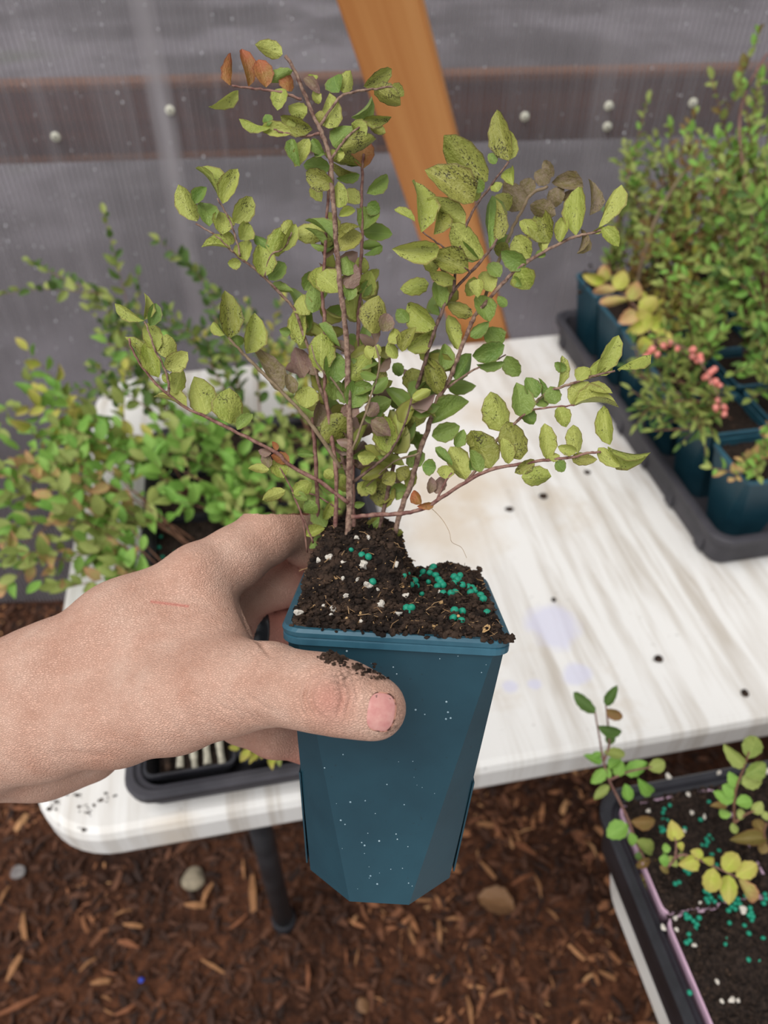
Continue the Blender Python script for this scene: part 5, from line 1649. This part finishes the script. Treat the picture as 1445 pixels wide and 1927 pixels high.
young((0, 1), [[(640, 1090), (680, 1040), (690, 960), (680, 930)], [(680, 1040), (730, 1020), (830, 1055), (940, 1105), (1030, 1150)]],
      [(682, 945, 672, 845, 85, 'by'), (690, 965, 735, 990, 45, 'by'), (660, 985, 612, 985, 45, 'bg'), (805, 1040, 712, 1080, 80, 'by'), (825, 1040, 905, 1058, 45, 'by'), (835, 1025, 768, 1000, 50, 'by'), (945, 1110, 1022, 1012, 92, 'by'), (1010, 1135, 1124, 1068, 85, 'by'),
       (890, 1090, 870, 1230, 95, 'by'), (972, 1130, 970, 1282, 85, 'by'), (1022, 1150, 1128, 1285, 70, 'bp'), (650, 1060, 600, 1040, 60, 'bg'), (655, 1070, 690, 1040, 60, 'bo'), (640, 1080, 620, 1120, 50, 'br'), (700, 1030, 745, 1030, 40, 'bo')],
      .548, .530, M_stem_red, 6)
young((1, 0), [[(1000, 870), (1000, 740), (1015, 650), (1050, 560), (1080, 470)], [(1000, 850), (1060, 805), (1110, 785)], [(1170, 960), (1160, 900), (1175, 850)]],
      [(1055, 548, 948, 438, 72, 'bo'), (1075, 505, 1120, 380, 95, 'bo'), (1060, 595, 1178, 535, 90, 'bo'), (1040, 640, 1150, 610, 85, 'bo'), (1012, 655, 975, 580, 60, 'bg'), (1000, 725, 895, 690, 70, 'bg'), (1005, 690, 940, 650, 75, 'bg'), (1010, 745, 1102, 730, 70, 'bg'), (985, 800, 912, 795, 50, 'bg'), (1060, 810, 1018, 800, 55, 'bo'),
       (1100, 795, 1150, 740, 60, 'bo'), (1150, 820, 1185, 800, 50, 'bo'), (990, 850, 1010, 910, 40, 'bo'), (1170, 930, 998, 935, 62, 'br'), (1160, 900, 1108, 825, 60, 'br'), (1160, 950, 1150, 1015, 55, 'br'), (960, 760, 880, 755, 40, 'br')],
      .565, .520, M_stem_bg, 7)
for (x, y) in ((625, 775), (618, 795), (655, 755), (620, 832), (640, 838), (610, 872), (612, 895), (625, 890), (735, 880), (820, 832), (865, 738), (865, 918), (850, 935), (880, 940), (858, 950), (890, 965), (850, 970), (825, 968), (918, 998), (880, 1020), (738, 1100), (755, 1118), (770, 1105),
               (685, 1175), (705, 1168), (845, 1215), (865, 1225), (850, 1255), (875, 1250), (860, 1272), (895, 1270), (925, 1245), (940, 1258), (1000, 1245), (1020, 1258), (1005, 1280), (1030, 1285), (985, 1298), (1005, 1310), (970, 1318), (1035, 1305), (1085, 1305), (1090, 1330), (1080, 1345), (1100, 1350), (1095, 1370),
               (742, 1340), (760, 1355), (745, 1358), (812, 1358), (782, 1375), (800, 1392), (790, 1412), (758, 1445), (762, 1478), (745, 1490), (975, 1385), (1055, 1398), (1078, 1442), (960, 1472), (975, 1495), (955, 1500), (1155, 1468), (1055, 1550), (1075, 1582), (1135, 1588), (762, 1758), (1165, 1230), (1170, 1255), (1158, 1280), (1060, 1240), (905, 1075)):
    q = at_z(*K1(x, y), SOILZ + 0.0055)
    pellet(q, 0.0019 * r.uniform(.9, 1.1), 'round green fertilizer pellet on the soil of the lower right tray', 'green pellets in the lower right tray', r)
for (x, y, s) in ((650, 600, 1.2), (755, 695, 1), (770, 798, 1), (540, 785, .8), (920, 580, 1), (685, 1358, 1), (620, 1408, .8), (690, 1420, .7), (785, 1505, .8), (910, 1703, .8), (988, 1795, 1), (1020, 1802, .8), (930, 1805, .8), (820, 1275, .6), (730, 900, 1), (1050, 1315, 1.3), (1178, 575, 1.2), (840, 815, .8)):
    o = inst('perlite_grain', r.choice(ME_PERL))
    o.location = at_z(*K1(x, y), SOILZ + 0.006)
    o.rotation_euler = (r.uniform(0, 6), r.uniform(0, 6), r.uniform(0, 6))
    o.scale = (0.0021 * s,) * 3
    tag(o, 'white perlite grain on the soil of the lower right tray', 'perlite', 'perlite grains in the lower right tray')

# ------------------------------------------------------------------ loose bits on the floor
def chip_me(seed, m):
    r = random.Random(seed)
    bm = bmesh.new()
    v, f = chip_verts(1.0, r.uniform(.2, .36), r.uniform(.08, .14), r)
    vs = [bm.verts.new(q) for q in v]
    for q in f: bm.faces.new([vs[i] for i in q])
    me = bpy.data.meshes.new('wood_chip'); bm.to_mesh(me); bm.free()
    me.materials.append(m)
    return me
M_chip_tan = simple('chip_tan', srgb(128, 86, 56), srgb(170, 124, 84), 0.85, 70)
M_chip_red = simple('chip_rust', srgb(104, 62, 42), srgb(144, 92, 60), 0.85, 70)
CHM = [chip_me(200 + i, M_chip_tan) for i in range(4)] + [chip_me(210 + i, M_chip_red) for i in range(4)]
CHIPS = [(242, 1777, 50, 15), (251, 1743, 40, 5), (369, 1707, 42, 0), (450, 1735, 42, -40), (401, 1820, 60, 25), (189, 1848, 40, -5), (206, 1829, 36, 15), (165, 1816, 38, -45), (26, 1820, 48, -70), (34, 1889, 78, -25), (199, 1878, 24, 20), (202, 1902, 28, 25), (238, 1898, 46, -30), (459, 1636, 38, 80),
         (476, 1679, 80, 80), (77, 1760, 32, 60), (43, 1739, 58, 65), (8, 1683, 42, 100), (41, 1520, 36, -5), (390, 1687, 52, -70), (232, 1717, 36, -20), (986, 1596, 56, 32), (913, 1553, 34, 10), (775, 1761, 38, 75), (651, 1800, 38, 85), (671, 1802, 30, 100), (1039, 1720, 28, 45), (1095, 1790, 38, 45),
         (884, 1901, 54, 85), (942, 1868, 34, -20), (986, 1843, 28, 0), (826, 1756, 48, 90), (1012, 1669, 42, 80), (986, 1652, 54, -25), (918, 1635, 44, 50), (714, 1882, 22, 20), (1097, 1853, 28, -30), (855, 1732, 34, 0), (797, 1695, 34, 5), (579, 1838, 50, 85), (1141, 1838, 34, 30)]
r = random.Random(55)
for i, (u, v, Lp, an) in enumerate(CHIPS):
    q = at_z(u, v, 0.008)
    z = w2px(q)[2]
    o = inst('wood_chip', CHM[r.randrange(4) if i % 3 else 4 + r.randrange(4)])
    o.location = (q.x, q.y, float(floor_z(q.x, q.y)) + 0.009)
    o.rotation_euler = (r.uniform(-.2, .2), r.uniform(-.2, .2), -math.radians(an))
    q_ = Lp * z / FPX * .9
    o.scale = (q_, q_ * r.uniform(.55, 1.0), q_)
    tag(o, 'loose pale wood chip lying on top of the dark bark mulch', 'wood chip', 'loose wood chips on the mulch floor')

def pebble(name, u, v, Z, rpx, m, label, cat, flat=.6, seed=0):
    q = at_z(u, v, Z)
    k = rpx * w2px(q)[2] / FPX
    bm = bmesh.new()
    bmesh.ops.create_icosphere(bm, subdivisions=3, radius=1)
    rr = random.Random(seed)
    ph = [rr.uniform(0, 6) for _ in range(4)]
    for w in bm.verts:
        s = 1 + .14 * math.sin(2.2 * w.co.x + ph[0]) + .12 * math.sin(2.8 * w.co.y + ph[1]) + .08 * math.sin(5 * w.co.z + ph[2])
        w.co = Vector((w.co.x * s, w.co.y * s * .85, w.co.z * flat * s)) * k
    me = bpy.data.meshes.new(name); bm.to_mesh(me); bm.free()
    me.polygons.foreach_set('use_smooth', [True] * len(me.polygons))
    me.materials.append(m)
    o = inst(name, me)
    o.location = q + UP * k * flat * .7
    return tag(o, label, cat)
M_stone = simple('grey_stone', srgb(128, 118, 100), srgb(164, 152, 130), .8, 60)
M_blue = simple('blue_plastic', srgb(40, 70, 190), srgb(60, 90, 210), .5, 60)
pebble('stone', 365, 1655, 0.006, 22, M_stone, 'grey stone lying on the mulch left of the table leg', 'stone', .55, 3)
pebble('plastic_bit', 266, 1845, 0.008, 5, M_blue, 'tiny bright blue plastic bit on the mulch', 'plastic bit', .6, 4)
M_white_scrap = simple('grey_scrap', srgb(104, 98, 98), srgb(140, 136, 134), .8, 120)
pebble('scrap', 37, 1642, 0.008, 15, M_white_scrap, 'pale grey scrap on the mulch at the left edge', 'scrap', .3, 5)
M_deadleaf = leaf_mat('dead_leaf', srgb(128, 92, 62), srgb(150, 112, 78), srgb(96, 66, 46), .4)
LM['dead'] = M_deadleaf
for (bu, bv, tu, tv, w, lab) in ((968, 1712, 900, 1684, 42, 'dry brown leaf lying on the mulch beneath the pot'), (690, 1906, 676, 1878, 18, 'small dry tan leaf on the mulch at the bottom edge')):
    a, b = at_z(bu, bv, .018), at_z(tu, tv, .022)
    o = put_leaf(None, Vector((0, 0, 0)), a, b, w * w2px(a)[2] / FPX * 1.3, 'dead', UP, .1, True, r)
    o.name = 'dead_leaf'
    tag(o, lab, 'leaf')
# crumbs of soil on the white table
for i, (u, v, rp, lab) in enumerate(((1237, 1241, 9, 'dark soil crumb on the white table, right of the purple stains'), (1400, 1305, 8, 'round dark crumb on the white table near its right front edge'), (957, 960, 7, 'dark crumb on the white table right of the held pot soil'),
                                     (1021, 936, 8, 'largest dark crumb on the white table below the low branch'), (1105, 890, 6, 'dark crumb on the white table beneath the low branch tip'), (1042, 1130, 5, 'small brown crumb above the purple stain on the table'))):
    pebble('soil_crumb', u, v, TZ + 0.0002, rp, M_crumb, lab, 'soil crumb', .5, 20 + i)
r = random.Random(31)
mb = MB()
for (u, v) in ((100, 1500), (112, 1512), (130, 1492), (142, 1485), (150, 1500), (160, 1520), (95, 1520), (185, 1508), (200, 1498), (165, 1528), (120, 1478), (155, 1560), (105, 1488)):
    for k in range(5):
        q = at_z(u + r.gauss(0, 6), v + r.gauss(0, 4), TZ + 0.0006)
        bv, bf = blob(q, r.uniform(.0008, .0022), r, .4)
        mb.add(bv, bf)
o = tag(mb.build('soil_crumbs', M_crumb), 'scatter of dark soil crumbs at the left front corner of the table', 'soil', None, 'stuff')
